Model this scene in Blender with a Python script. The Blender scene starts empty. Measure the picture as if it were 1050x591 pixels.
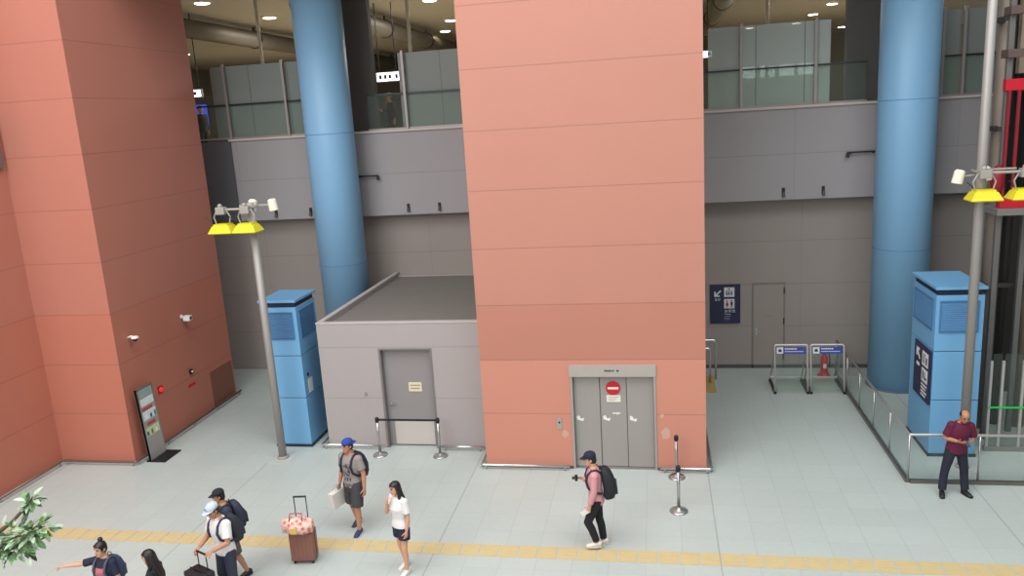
import bpy, bmesh, math, random
from mathutils import Vector, Matrix, Euler
random.seed(7)
V = Vector
PI = math.pi
scene = bpy.context.scene
COL = scene.collection

# ------------------------------------------------------------------ materials
def lin(h):
    if isinstance(h, str):
        h = h.lstrip('#'); c = [int(h[i:i+2], 16)/255 for i in (0, 2, 4)]
    else:
        c = [x/255 for x in h]
    return [x/12.92 if x <= .04045 else ((x+.055)/1.055)**2.4 for x in c] + [1]

class NT:
    def __init__(s, name):
        s.m = bpy.data.materials.new(name); s.m.use_nodes = True
        s.t = s.m.node_tree; s.n = s.t.nodes; s.l = s.t.links
        s.b = s.n['Principled BSDF']; s.out = s.n['Material Output']
    def new(s, typ, **kw):
        n = s.n.new(typ)
        for k, v in kw.items(): setattr(n, k, v)
        return n
    def link(s, a, b): s.l.new(a, b)
    def math(s, op, a, b=None, c=None):
        n = s.new('ShaderNodeMath', operation=op)
        for i, x in enumerate((a, b, c)):
            if x is None: continue
            if isinstance(x, (int, float)): n.inputs[i].default_value = x
            else: s.link(x, n.inputs[i])
        return n.outputs[0]
    def mix(s, f, a, b, bt='MIX'):
        n = s.new('ShaderNodeMix', data_type='RGBA', blend_type=bt)
        for i, x in ((0, f), (6, a), (7, b)):
            if isinstance(x, (int, float)): n.inputs[i].default_value = x
            elif isinstance(x, (list, tuple)): n.inputs[i].default_value = x
            else: s.link(x, n.inputs[i])
        return n.outputs[2]
    def pos(s):
        g = s.new('ShaderNodeNewGeometry'); sp = s.new('ShaderNodeSeparateXYZ')
        s.link(g.outputs['Position'], sp.inputs[0]); return g.outputs['Position'], sp.outputs

def base_noise(t, col, amt, scale, vec=None):
    n = t.new('ShaderNodeTexNoise'); n.inputs['Scale'].default_value = scale; n.inputs['Detail'].default_value = 4
    if vec is not None: t.link(vec, n.inputs['Vector'])
    f = t.math('MULTIPLY_ADD', n.outputs['Fac'], amt*2, 1-amt)
    hs = t.new('ShaderNodeHueSaturation')
    if isinstance(col, (list, tuple)): hs.inputs['Color'].default_value = col
    else: t.link(col, hs.inputs['Color'])
    t.link(f, hs.inputs['Value']); return hs.outputs[0]

MATS = {}
def mat(name, col, rough=.6, metal=0, amt=.06, scale=6, emit=0, coat=0):
    if name in MATS: return MATS[name]
    t = NT(name); c = lin(col)
    tc = t.new('ShaderNodeTexCoord')
    t.link(base_noise(t, c, amt, scale, tc.outputs['Object']), t.b.inputs['Base Color'])
    t.b.inputs['Roughness'].default_value = rough; t.b.inputs['Metallic'].default_value = metal
    if coat: t.b.inputs['Coat Weight'].default_value = coat
    if emit:
        t.b.inputs['Emission Color'].default_value = c; t.b.inputs['Emission Strength'].default_value = emit
    MATS[name] = t.m; return t.m

def line_mask(t, coord, step, off, width):
    """1 inside a groove of the given width repeating every step metres"""
    x = t.math('SUBTRACT', coord, off)
    x = t.math('DIVIDE', x, step)
    x = t.math('ABSOLUTE', t.math('SUBTRACT', t.math('FRACT', t.math('ADD', x, .5)), .5))
    return t.math('LESS_THAN', x, width/2/step)

def panel_mat(name, col, hs=1.18, ho=.04, vs=None, vo=0, vaxis=0, width=.022, dark=.72, rough=.65, amt=.03, bands=(), zmax=None):
    """painted panels with dark joints; bands = (z0, z1, colour) rows painted in another tone"""
    if name in MATS: return MATS[name]
    t = NT(name); p, xyz = t.pos()
    c = lin(col)
    for (z0, z1, bc) in bands:
        inb = t.math('MULTIPLY', t.math('GREATER_THAN', xyz[2], z0), t.math('LESS_THAN', xyz[2], z1))
        c = t.mix(inb, c, lin(bc))
    c2 = base_noise(t, c, amt, .9, p)
    c2 = base_noise(t, c2, amt*.7, 14, p)
    m = line_mask(t, xyz[2], hs, ho, width)
    if vs:
        m = t.math('MAXIMUM', m, line_mask(t, xyz[vaxis], vs, vo, width*.7))
    mm = t.math('MULTIPLY', m, 1-dark)
    c3 = t.mix(mm, c2, [0.01, .01, .01, 1])
    t.link(c3, t.b.inputs['Base Color']); t.b.inputs['Roughness'].default_value = rough
    bp = t.new('ShaderNodeBump'); bp.inputs['Strength'].default_value = .3; bp.inputs['Distance'].default_value = .01
    t.link(t.math('MULTIPLY', m, -1), bp.inputs['Height']); t.link(bp.outputs[0], t.b.inputs['Normal'])
    MATS[name] = t.m; return t.m

def glass_mat(name, tint, opacity, gloss=.06, rough=.05, diff=None):
    if name in MATS: return MATS[name]
    t = NT(name)
    tr = t.new('ShaderNodeBsdfTransparent'); tr.inputs[0].default_value = lin(tint)
    df = t.new('ShaderNodeBsdfDiffuse'); df.inputs[0].default_value = lin(diff or tint)
    gl = t.new('ShaderNodeBsdfGlossy'); gl.inputs['Roughness'].default_value = rough
    n = t.new('ShaderNodeTexNoise'); n.inputs['Scale'].default_value = 1.5
    m1 = t.new('ShaderNodeMixShader'); m2 = t.new('ShaderNodeMixShader')
    t.link(t.math('MULTIPLY_ADD', n.outputs['Fac'], .06, opacity-.03), m1.inputs[0])
    t.link(tr.outputs[0], m1.inputs[1]); t.link(df.outputs[0], m1.inputs[2])
    fr = t.new('ShaderNodeFresnel'); fr.inputs[0].default_value = 1.45
    t.link(t.math('MULTIPLY', fr.outputs[0], gloss*10), m2.inputs[0])
    t.link(m1.outputs[0], m2.inputs[1]); t.link(gl.outputs[0], m2.inputs[2])
    t.link(m2.outputs[0], t.out.inputs['Surface'])
    MATS[name] = t.m; return t.m

# ------------------------------------------------------------------ mesh helpers
def link(o, parent=None):
    COL.objects.link(o)
    if parent is not None: o.parent = parent
    return o
def obj(name, bm, m, parent=None, smooth=False):
    bmesh.ops.recalc_face_normals(bm, faces=bm.faces)
    me = bpy.data.meshes.new(name); bm.to_mesh(me); bm.free()
    for mm in (m if isinstance(m, (list, tuple)) else [m]): me.materials.append(mm)
    if smooth:
        for p in me.polygons: p.use_smooth = True
    return link(bpy.data.objects.new(name, me), parent)
def pieces(name, bm, m, parent=None, smooth=False):
    """every loose island of the mesh becomes a part of its own"""
    bmesh.ops.recalc_face_normals(bm, faces=bm.faces)
    seen = set(); out = []
    for v0 in list(bm.verts):
        if v0 in seen: continue
        isl = [v0]; seen.add(v0); st = [v0]
        while st:
            v = st.pop()
            for e in v.link_edges:
                o = e.other_vert(v)
                if o not in seen: seen.add(o); isl.append(o); st.append(o)
        b2 = bmesh.new(); mp = {v: b2.verts.new(v.co) for v in isl}
        for f in {f for v in isl for f in v.link_faces}: b2.faces.new([mp[v] for v in f.verts])
        out.append(obj(name, b2, m, parent, smooth))
    bm.free(); return out
def tag(o, label=None, cat=None, group=None, kind=None):
    if label: o['label'] = label
    if cat: o['category'] = cat
    if group: o['group'] = group
    if kind: o['kind'] = kind
    return o
def thing(name, label, cat, loc=(0, 0, 0), rz=0, group=None, scale=1):
    o = bpy.data.objects.new(name, None); o.empty_display_size = .1
    o.location = loc; o.rotation_euler = (0, 0, rz); o.scale = (scale,)*3
    link(o); return tag(o, label, cat, group)
def copy_tree(o, parent=None):
    c = o.copy(); COL.objects.link(c)
    if parent is not None: c.parent = parent
    for ch in list(o.children): copy_tree(ch, c)
    return c
def B(): return bmesh.new()
def box(bm, x0, x1, y0, y1, z0, z1, bev=0, M=None, mi=0):
    vs = [bm.verts.new(V((x, y, z))) for x in (x0, x1) for y in (y0, y1) for z in (z0, z1)]
    fs = [bm.faces.new([vs[i] for i in q]) for q in ((0,1,3,2),(4,6,7,5),(0,4,5,1),(2,3,7,6),(0,2,6,4),(1,5,7,3))]
    if bev:
        es = list({e for f in fs for e in f.edges})
        r = bmesh.ops.bevel(bm, geom=es, offset=bev, segments=2, profile=.7, affect='EDGES')
        vs = list({v for f in r['faces'] for v in f.verts} | {v for v in vs if v.is_valid})
        fs = list({f for v in vs for f in v.link_faces})
    for f in fs:
        if f.is_valid: f.material_index = mi
    if M is not None: bmesh.ops.transform(bm, matrix=M, verts=vs)
    return vs
def frame_of(d):
    d = V(d).normalized(); a = V((0, 0, 1)) if abs(d.z) < .9 else V((1, 0, 0))
    u = d.cross(a).normalized(); return u, d.cross(u).normalized()
def loft(bm, rings, n=14, caps=True, mi=0):
    """rings = (centre, axis u, axis v); consecutive ellipses joined"""
    prev = None; allv = []
    for c, u, v in rings:
        cur = [bm.verts.new(V(c)+V(u)*math.cos(2*PI*i/n)+V(v)*math.sin(2*PI*i/n)) for i in range(n)]
        if prev:
            for i in range(n):
                f = bm.faces.new((prev[i], prev[(i+1) % n], cur[(i+1) % n], cur[i])); f.material_index = mi
        elif caps: bm.faces.new(cur[::-1]).material_index = mi
        prev = cur; allv += cur
    if caps: bm.faces.new(prev).material_index = mi
    return allv
def cyl(bm, a, b, r0, r1=None, n=14, mi=0):
    a, b = V(a), V(b); r1 = r0 if r1 is None else r1; u, v = frame_of(b-a)
    return loft(bm, [(a, u*r0, v*r0), (b, u*r1, v*r1)], n, mi=mi)
def ball(bm, c, r, n=12, mi=0, rot=None):
    if isinstance(r, (int, float)): r = (r, r, r)
    c = V(c); rings = []; m = n//2+2
    R = rot or Matrix.Identity(3)
    for i in range(m):
        a = -PI/2 + PI*(i+.25)/(m-.5)
        rings.append((c+R@V((0, 0, math.sin(a)*r[2])), R@V((math.cos(a)*r[0], 0, 0)), R@V((0, math.cos(a)*r[1], 0))))
    return loft(bm, rings, n, mi=mi)
def tube(bm, pts, r, n=10, mi=0):
    """bent tube through points (parallel transported)"""
    pts = [V(p) for p in pts]; rings = []
    u = None
    for i, p in enumerate(pts):
        d = (pts[min(i+1, len(pts)-1)]-pts[max(i-1, 0)]).normalized()
        if u is None: u, _ = frame_of(d)
        u = (u-d*u.dot(d)).normalized(); v = d.cross(u)
        rr = r[i] if isinstance(r, (list, tuple)) else r
        rings.append((p, u*rr, v*rr))
    return loft(bm, rings, n, mi=mi)
def round_path(pts, rad, k=5):
    pts = [V(p) for p in pts]; out = [pts[0]]
    for a, b, c in zip(pts, pts[1:], pts[2:]):
        p, q = b+(a-b).normalized()*rad, b+(c-b).normalized()*rad
        for i in range(k+1):
            s = i/k; out.append(p*(1-s)**2+b*2*s*(1-s)+q*s*s)
    return out+[pts[-1]]
def lathe(bm, prof, c=(0, 0, 0), n=24, mi=0):
    c = V(c); return loft(bm, [(c+V((0, 0, z)), V((r, 0, 0)), V((0, r, 0))) for r, z in prof], n, mi=mi)
def prism(bm, poly, M, d, mi=0):
    """2D polygon (x, z plane) extruded d along +y, placed by M"""
    a = [bm.verts.new(M@V((x, 0, z))) for x, z in poly]; b = [bm.verts.new(M@V((x, d, z))) for x, z in poly]
    n = len(poly); fs = [bm.faces.new(a), bm.faces.new(b[::-1])]
    for i in range(n): fs.append(bm.faces.new((a[i], b[i], b[(i+1) % n], a[(i+1) % n])))
    for f in fs: f.material_index = mi
def remeshed(name, bm, m, voxel, parent, smooth_it=2):
    """overlapping shapes fused into one continuous skin"""
    bmesh.ops.recalc_face_normals(bm, faces=bm.faces)
    me = bpy.data.meshes.new(name); bm.to_mesh(me); bm.free()
    o = bpy.data.objects.new(name, me); COL.objects.link(o)
    md = o.modifiers.new('r', 'REMESH'); md.mode = 'VOXEL'; md.voxel_size = voxel; md.use_smooth_shade = True
    if smooth_it:
        s = o.modifiers.new('s', 'SMOOTH'); s.factor = .5; s.iterations = smooth_it
    dg = bpy.context.evaluated_depsgraph_get()
    me2 = bpy.data.meshes.new_from_object(o.evaluated_get(dg))
    o.modifiers.clear(); o.data = me2; bpy.data.meshes.remove(me)
    o.name = name; me2.name = name; me2.materials.clear()
    for mm in (m if isinstance(m, (list, tuple)) else [m]): me2.materials.append(mm)
    for p in me2.polygons: p.use_smooth = True; p.material_index = 0
    if parent is not None: o.parent = parent
    return o
def text_obj(name, s, size, m, M, parent, depth=.004, align='CENTER'):
    cu = bpy.data.curves.new(name, 'FONT'); cu.body = s; cu.size = size; cu.align_x = align; cu.align_y = 'CENTER'
    cu.extrude = depth/2
    o = bpy.data.objects.new(name, cu); COL.objects.link(o)
    dg = bpy.context.evaluated_depsgraph_get(); me = bpy.data.meshes.new_from_object(o.evaluated_get(dg))
    bpy.data.objects.remove(o); bpy.data.curves.remove(cu)
    me.materials.clear(); me.materials.append(m)
    me.transform(M)
    return link(bpy.data.objects.new(name, me), parent)
FRONT = Matrix.Rotation(PI/2, 4, 'X')            # text plane -> xz plane facing -y
RIGHTF = Matrix.Rotation(PI/2, 4, 'Z')@FRONT     # facing +x
LEFTF = Matrix.Rotation(-PI/2, 4, 'Z')@FRONT     # facing -x

# ------------------------------------------------------------------ palette
steel = mat('brushed_steel', '#b9bab8', .28, .9, .03, 30)
chrome = mat('bright_steel_rail', '#d4d6d4', .2, .9, .02, 30)
greymetal = mat('grey_painted_metal', '#7d7b78', .5, .1, .03, 8)
darkmetal = mat('dark_metal', '#2b2b2e', .45, .4, .05, 12)
black = mat('black_plastic', '#151517', .5, 0, .05, 20)
white = mat('white_plastic', '#e3e3dd', .5, 0, .03, 12)
paper = mat('paper_white', '#ddd9cc', .85, 0, .03, 20)
ink = mat('dark_print', '#3a3835', .8)
navy = mat('navy_sign_face', '#1d2244', .45, 0, .04, 5)
signwhite = mat('white_sign_print', '#d8d8d8', .6, 0, .02)
red = mat('signal_red', '#c01226', .45, 0, .04, 9)
blue = mat('sky_blue_paint', '#6ca3cb', .5, 0, .03, 1.5)
blue_dark_gap = mat('dark_blue_gap', '#14223c', .6)

# ------------------------------------------------------------------ setting
def struct(name, bm, m, parent=None, smooth=False):
    o = obj(name, bm, m, parent, smooth)
    if parent is None: o['kind'] = 'structure'
    return o

def floor_mat():
    t = NT('grey_stone_tiles'); p, xyz = t.pos()
    c = base_noise(t, lin('#b1bab5'), .04, .35, p)
    c = base_noise(t, c, .05, 9, p)
    # tone of the single tiles
    w = t.new('ShaderNodeTexWhiteNoise', noise_dimensions='2D')
    cb = t.new('ShaderNodeCombineXYZ')
    t.link(t.math('FLOOR', t.math('DIVIDE', t.math('SUBTRACT', xyz[0], .31), .61)), cb.inputs[0])
    t.link(t.math('FLOOR', t.math('DIVIDE', t.math('SUBTRACT', xyz[1], .05), .61)), cb.inputs[1])
    t.link(cb.outputs[0], w.inputs['Vector'])
    hs = t.new('ShaderNodeHueSaturation'); t.link(c, hs.inputs['Color'])
    t.link(t.math('MULTIPLY_ADD', w.outputs[0], .045, .978), hs.inputs['Value'])
    m = t.math('MULTIPLY', line_mask(t, xyz[0], .61, .31, .012), .16)
    m2 = t.math('MULTIPLY', line_mask(t, xyz[1], .61, .05, .012), .1)
    m3 = t.math('MULTIPLY', line_mask(t, xyz[0], 4.88, .92, .025), .3)
    mk = t.math('MAXIMUM', t.math('MAXIMUM', m, m2), m3)
    t.link(t.mix(mk, hs.outputs[0], lin('#3c3f3d')), t.b.inputs['Base Color'])
    t.b.inputs['Roughness'].default_value = .42
    t.b.inputs['Specular IOR Level'].default_value = .35
    return t.m
bm = B(); box(bm, -24, 16, -6, 24.5, -.3, 0); struct('floor', bm, floor_mat())

ORANGE = '#c67259'
tower_m = panel_mat('salmon_panels', '#b57d6b', 1.18, .05, bands=((2.41, 3.59, '#b27764'), (-1, 2.41, '#c2836f')), dark=.78)
left_m = panel_mat('brick_orange_panels', '#b67361', 1.18, .05, bands=((-1, 3.59, '#b7705b'),), dark=.8)
grey_wall = panel_mat('warm_grey_wall_panels', '#9a918a', 1.2, .02, 2.6, 1.24, 0, .014, .72)
fascia_m = panel_mat('mauve_grey_fascia_panels', '#9f9a9b', 1.2, 4.78, 3.9, -.35, 0, .016, .75)
annex_m = panel_mat('light_grey_annex_panels', '#a49d9b', 1.22, .0, None, dark=.78, width=.016)

# back wall below the upper floor, the fascia of the upper floor, and its slab
bm = B(); box(bm, -20, 16, 22.2, 22.6, 0, 6.3); struct('wall_back', bm, grey_wall)
bm = B(); box(bm, -12.2, 13.5, 21.72, 22.15, 4.79, 7.14, .01)
struct('wall_upper', bm, fascia_m)
bm = B(); box(bm, -12.25, 13.6, 21.66, 22.25, 7.14, 7.2, .008); struct('trim_upper', bm, mat('pale_cap_strip', '#c4b9b3', .5, 0, .03))
bm = B(); box(bm, -20, -12.2, 21.85, 22.15, 4.79, 7.14); struct('wall_corner', bm, mat('slate_grey_panel', '#5f6266', .6, 0, .04, 2))
bm = B(); box(bm, -30, 24, 22.25, 62, 6.3, 6.62); struct('floor_upper', bm, mat('beige_upper_floor', '#b8ab96', .4, 0, .04, 1))
ceil_m = panel_mat('olive_beige_ceiling', '#b4af9f', 50, 25, None, amt=.02)
bm = B(); box(bm, -30, 6.3, 16.3, 62, 11.6, 11.9); box(bm, 6.3, 24, 22.4, 62, 11.6, 11.9); struct('ceiling', bm, ceil_m)
bm = B(); box(bm, -30, 24, 61.4, 61.8, 6.62, 11.6); struct('wall_far', bm, mat('hall_far_wall', '#8c8474', .7, 0, .05, .5))
bm = B(); box(bm, -30, -29.7, 22.3, 61.4, 6.62, 11.6); struct('wall_hall', bm, mat('hall_side_wall', '#7f7a6c', .7, 0, .05, .5))
bm = B(); box(bm, 15.6, 16, -6, 24.5, 0, 18); struct('wall_right', bm, panel_mat('mid_grey_panels', '#6f6c69', 1.2, 0, None))  # plain mid-grey panels along the right
bm = B(); box(bm, -18.4, -18, -6, 12.0, 0, 18); struct('wall_side', bm, panel_mat('orange_side_panels', '#b9684f', 1.18, .05))

# the two orange cores
bm = B()
pts = [(-13.98, 12.1), (-13.98, 15.27), (-12.05, 15.27), (-12.05, 19.9), (-19, 19.9), (-19, 12.1)]
a = [bm.verts.new((x, y, 0)) for x, y in pts]; b = [bm.verts.new((x, y, 14)) for x, y in pts]
bm.faces.new(a); bm.faces.new(b[::-1])
for i in range(6): bm.faces.new((a[i], b[i], b[(i+1) % 6], a[(i+1) % 6]))
wl = struct('wall_left', bm, left_m)
bm = B(); box(bm, -12.049, -12.035, 18.72, 19.82, .1, 1.06); obj('painted_panel', bm, mat('brown_panel', '#82503f', .6), wl)
bm = B()
box(bm, -13.97, -13.95, 14.0, 15.1, 7.0, 8.0); wf = struct('window_1', bm, mat('window_dark_glass', '#50504c', .15))
bm = B()
for z0, z1, y0, y1 in ((6.94, 7.0, 13.94, 15.16), (8, 8.06, 13.94, 15.16), (7, 8, 13.94, 14), (7, 8, 15.1, 15.16)): box(bm, -13.978, -13.9, y0, y1, z0, z1)
obj('window_frame', bm, mat('brown_grey_frame', '#6d5f58', .5), wf)

DX0, DX1, DZ = -1.83, -.1, 2.06
bm = B()
box(bm, -3.72, DX0, 15.5, 17.9, 0, 14); box(bm, DX1, .9, 15.5, 17.9, 0, 14); box(bm, DX0, DX1, 15.5, 17.9, 2.3, 14); box(bm, DX0, DX1, 15.75, 17.9, 0, 2.3)
struct('wall_center', bm, tower_m)

# lift doors
d1 = thing('door_1', 'grey three-panel lift door with a red no-entry disc in the salmon tower', 'lift door', (0, 15.5, 0)); d1['kind'] = 'structure'
doorgrey = mat('lift_door_grey', '#98928d', .5, .05, .03, 2)
for i in range(3):
    w = (DX1-DX0-.08)/3; x0 = DX0+.04+i*w
    bm = B(); box(bm, x0+.006, x0+w-.006, .1+.02*(i == 1), .14+.02*(i == 1), .02, 2.05, .004); obj('door_panel', bm, doorgrey, d1)
    # small white warning sticker
    bm = B(); sx = x0+.13
    prism(bm, [(sx-.075, 1.07), (sx+.05, 1.03), (sx+.075, 1.1), (sx, 1.09), (sx-.03, 1.16), (sx-.08, 1.14)], Matrix.Translation((0, .095+.02*(i == 1), 0)), .004); obj('sticker', bm, white, d1)
bm = B(); box(bm, DX0-.02, DX1+.02, -.03, .2, 2.05, 2.3, .006); hd = obj('header', bm, mat('header_beige_grey', '#a9a39b', .45, .1), d1)
bm = B()
for i, (x, w) in enumerate(((-1.12, .035), (-1.075, .025), (-1.04, .04), (-.99, .02), (-.955, .03), (-.875, .045))): box(bm, x, x+w, -.034, -.03, 2.165, 2.2)
pieces('plate_marking', bm, ink, hd)
bm = B()
for x0, x1 in ((DX0-.01, DX0+.04), (DX1-.04, DX1+.01)): box(bm, x0, x1, -.02, .2, 0, 2.05, .004)
pieces('door_frame', bm, mat('frame_grey', '#a09b96', .4, .2), d1)
bm = B(); box(bm, DX0+.04, DX1-.04, 0, .2, 0, .015); obj('sill', bm, steel, d1)
bm = B(); prism(bm, [(-.91, 1.22), (-.83, 1.22), (-.83, 1.19), (-.87, 1.2), (-.89, 1.165), (-.91, 1.2), (-.99, 1.19), (-.99, 1.22)], Matrix.Translation((0, .115, 0)), .004); obj('sticker', bm, white, d1)
# no-entry disc with its plate
t = thing('no_entry_sign', 'round red no-entry sign with white bar on the middle lift door panel', 'sign', (-.965, 15.616, 1.76))
bm = B(); cyl(bm, (0, 0, 0), (0, -.012, 0), .15, n=36); obj('disc', bm, red, t)
bm = B(); box(bm, -.11, .11, -.016, -.011, -.022, .022); obj('bar', bm, white, t)
t = thing('notice_plate', 'small cream notice under the red no-entry disc on the lift door', 'notice', (-.96, 15.616, 1.53))
bm = B(); box(bm, -.145, .145, -.006, 0, -.075, .075, .002); obj('plate', bm, paper, t)
bm = B()
for k in range(3): box(bm, -.11, .11-.04*k, -.008, -.005, .03-.035*k, .042-.035*k)
pieces('text_line', bm, mat('grey_green_print', '#9aa08a', .8), t)
t = thing('lift_call_panel', 'small steel lift call panel with dark button left of the lift door', 'call panel', (-2.1, 15.5, 1.02))
bm = B(); box(bm, -.05, .05, -.015, 0, -.13, .13, .004); obj('plate', bm, steel, t)
bm = B(); cyl(bm, (0, -.015, .02), (0, -.024, .02), .022, n=16); obj('button', bm, black, t)
# scuffed paint patches beside the lift belong to the wall
scuff = mat('scuffed_paint', '#c39c8b', .8, 0, .12, 10)
wc = bpy.data.objects['wall_center']
for (cx, cz, sx, sz) in ((.1, .8, .12, .16), (.02, 1.2, .05, .06), (-1.99, .78, .09, .11)):
    bm = B(); rr = random.Random(int(cz*99)); n = 11
    prism(bm, [(cx+math.cos(2*PI*i/n)*sx*rr.uniform(.6, 1), cz-math.sin(2*PI*i/n)*sz*rr.uniform(.6, 1)) for i in range(n)], Matrix.Translation((0, 15.498, 0)), .004)
    obj('scuff', bm, scuff, wc)

def bumper(name, pts, z=.1, r=.028, posts=1.0, m=None):
    """low steel guard rail running along the foot of a wall"""
    t = bpy.data.objects.new(name, None); link(t); t['kind'] = 'structure'
    bm = B(); tube(bm, round_path([V((x, y, z)) for x, y in pts], .06), r); obj('rail', bm, m or chrome, t, True)
    bm = B()
    for (x0, y0), (x1, y1) in zip(pts, pts[1:]):
        L = math.hypot(x1-x0, y1-y0); n = max(1, int(L/posts)); d = V(((x1-x0)/L, (y1-y0)/L, 0))
        for i in range(n+1):
            if L < .2: continue
            s = .1+(L-.2)*i/n; p = V((x0, y0, 0))+d*s
            cyl(bm, (p.x, p.y, 0), (p.x, p.y, z), .018, n=8)
    pieces('post', bm, steel, t, True); return t
bumper('baseboard_center', [(-3.82, 17.0), (-3.82, 15.38), (DX0-.08, 15.38)])
bumper('baseboard_lift', [(DX1+.06, 15.38), (1.0, 15.38), (1.0, 17.7)])
bumper('baseboard_left', [(-13.86, 13.2), (-13.86, 15.15), (-11.93, 15.15), (-11.93, 19.95)], m=mat('shadow_toned_rail', '#7a6a62', .35, .5))  # same kind of steel rail, its shadow put into a browner colour
bumper('baseboard_annex', [(-7.86, 17.4), (-7.86, 16.28), (-6.35, 16.28)])
bumper('baseboard_door', [(-4.98, 16.28), (-3.95, 16.28)])
kick_m = mat('dark_plinth', '#4b3a34', .6)
bm = B(); box(bm, -3.735, DX0, 15.485, 15.5, 0, .05); box(bm, DX1, .915, 15.485, 15.5, 0, .05); struct('baseboard_tower', bm, kick_m)

# grey annex with a flat roof
AX0, AX1, AY0, AY1, AZ = -7.72, -3.73, 16.4, 22.19, 3.0
bm = B()
box(bm, AX0, -6.29, AY0, AY0+.25, 0, AZ); box(bm, -5.03, AX1, AY0, AY0+.25, 0, AZ); box(bm, -6.29, -5.03, AY0, AY0+.25, 2.41, AZ)
box(bm, AX0, AX0+.12, AY0+.25, AY1, 0, AZ); box(bm, AX0+.12, AX1, AY1-.1, AY1, 0, AZ-.06); box(bm, AX1-.12, AX1, AY0+.25, AY1-.1, 0, AZ-.06)
an = struct('wall_annex', bm, annex_m)
bm = B(); box(bm, AX0+.12, AX1-.12, AY0+.25, AY1-.1, 2.86, 2.9); obj('roof', bm, mat('dark_flat_roof', '#7c7771', .75, 0, .07, 2), an)
bm = B(); box(bm, AX0-.01, AX1, AY0-.012, AY0+.1, AZ, AZ+.03, .005); box(bm, AX0-.01, AX0+.12, AY0+.1, AY1, AZ, AZ+.03, .005); obj('roof_edge', bm, mat('pale_roof_edge', '#bdb6b2', .5), an)
bm = B(); box(bm, -6.95+.24, -6.9+.24, AY0-.02, AY0, 1.28, 1.36, .004); obj('key_switch', bm, mat('beige_switch', '#8d8582', .5), an)
d2 = thing('door_2', 'plain grey door with a cream notice in the light grey annex', 'door', (0, AY0, 0)); d2['kind'] = 'structure'
bm = B(); box(bm, -6.24, -5.08, .14, .19, .02, 2.37, .004); obj('door_leaf', bm, mat('door_grey', '#8b8685', .5, 0, .02, 2), d2)
bm = B(); box(bm, -6.1, -5.15, .128, .142, .04, .66, .004); obj('kick_plate', bm, mat('satin_kick_plate', '#c9c1ba', .35, .25, .03, 12), d2)
bm = B()
for x0, x1, z0, z1 in ((-6.29, -6.24, 0, 2.41), (-5.08, -5.03, 0, 2.41), (-6.24, -5.08, 2.37, 2.41)): box(bm, x0, x1, -.008, .2, z0, z1)
obj('door_frame', bm, mat('annex_frame', '#77716f', .5), d2)
bm = B(); cyl(bm, (-6.13, .13, 1.05), (-6.13, .09, 1.05), .03, n=14); box(bm, -6.14, -6.02, .075, .095, 1.035, 1.065, .004); obj('handle', bm, steel, d2)
t = thing('paper_notice', 'cream paper notice on the grey annex door', 'notice', (-5.53, AY0+.135, 1.45))
bm = B(); box(bm, -.155, .155, -.004, 0, -.11, .11); obj('sheet', bm, mat('cream_paper', '#d9cfb4', .85), t)
bm = B()
rr = random.Random(3)
for k in range(2):
    x = -.115
    while x < .1:
        w = rr.uniform(.015, .03); box(bm, x, x+w, -.006, -.003, .022-.075*k, .052-.075*k); x += w+.009
pieces('text_mark', bm, mat('brown_print', '#8b7355', .8), t)

# service door in the back wall
d3 = thing('door_3', 'flush grey service door in the back wall right of the navy sign', 'door', (0, 22.2, 0)); d3['kind'] = 'structure'
bm = B(); box(bm, 2.6, 3.4, -.02, 0, .02, 2.42, .003); obj('door_leaf', bm, mat('wall_door_grey', '#988f87', .55, 0, .02, 2), d3)
bm = B()
for x0, x1, z0, z1 in ((2.56, 2.6, 0, 2.46), (3.4, 3.44, 0, 2.46), (2.6, 3.4, 2.42, 2.46)): box(bm, x0, x1, -.03, 0, z0, z1)
obj('door_frame', bm, mat('wall_frame_grey', '#7f7872', .5), d3)
for z in (.25, 1.28, 2.15):
    bm = B(); cyl(bm, (3.405, -.035, z), (3.405, -.035, z+.17), .016, n=8); obj('hinge', bm, darkmetal, d3)
bm = B(); cyl(bm, (2.67, -.02, 1.08), (2.67, -.06, 1.08), .02, n=10); box(bm, 2.66, 2.78, -.07, -.05, 1.065, 1.09); box(bm, 2.65, 2.7, -.025, -.018, .98, 1.17); obj('handle', bm, steel, d3)
bm = B(); box(bm, 2.92, 3.12, -.024, -.018, 1.5, 1.54); obj('name_plate', bm, mat('grey_plate', '#8f8a84', .5), d3)
bm = B(); box(bm, 1.0, 16, 22.17, 22.2, 0, .1); box(bm, -12.0, -7.75, 22.17, 22.2, 0, .1); struct('baseboard_back', bm, mat('dark_grey_base', '#54504d', .6))

# ------------------------------------------------------------------ columns
def column(x, y, r, h, label, m):
    t = thing('round_column', label, 'column', (x, y, 0))
    bm = B(); lathe(bm, [(r, 0), (r, h)], n=64); obj('shaft', bm, m, t, True)
    for p in t.children[0].data.polygons: p.use_smooth = abs(p.normal.z) < .5
    bm = B()
    for z in (3.62, 7.2, 10.8):
        lathe(bm, [(r+.003, z-.008), (r+.003, z+.008)], n=64)
    obj('joint', bm, mat('blue_joint', '#4a86ba', .6), t, True)
    bm = B(); lathe(bm, [(r+.04, 0), (r+.04, .05), (r, .06)], n=64); obj('base_ring', bm, mat('grey_blue_ring', '#5c6d7c', .5), t)
    return t
col_blue = mat('column_blue', '#82b1d4', .45, 0, .02, .8)
column(-8.74, 20.82, .66, 13.5, 'thick sky-blue round column rising behind the flat-roofed grey annex', col_blue)
column(5.96, 20.8, .66, 13.5, 'thick sky-blue round column beside the A-frame stands, behind the glass barrier', col_blue)
pil_m = mat('dark_pillar_grey', '#56534f', .6, 0, .05, 1)
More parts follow.
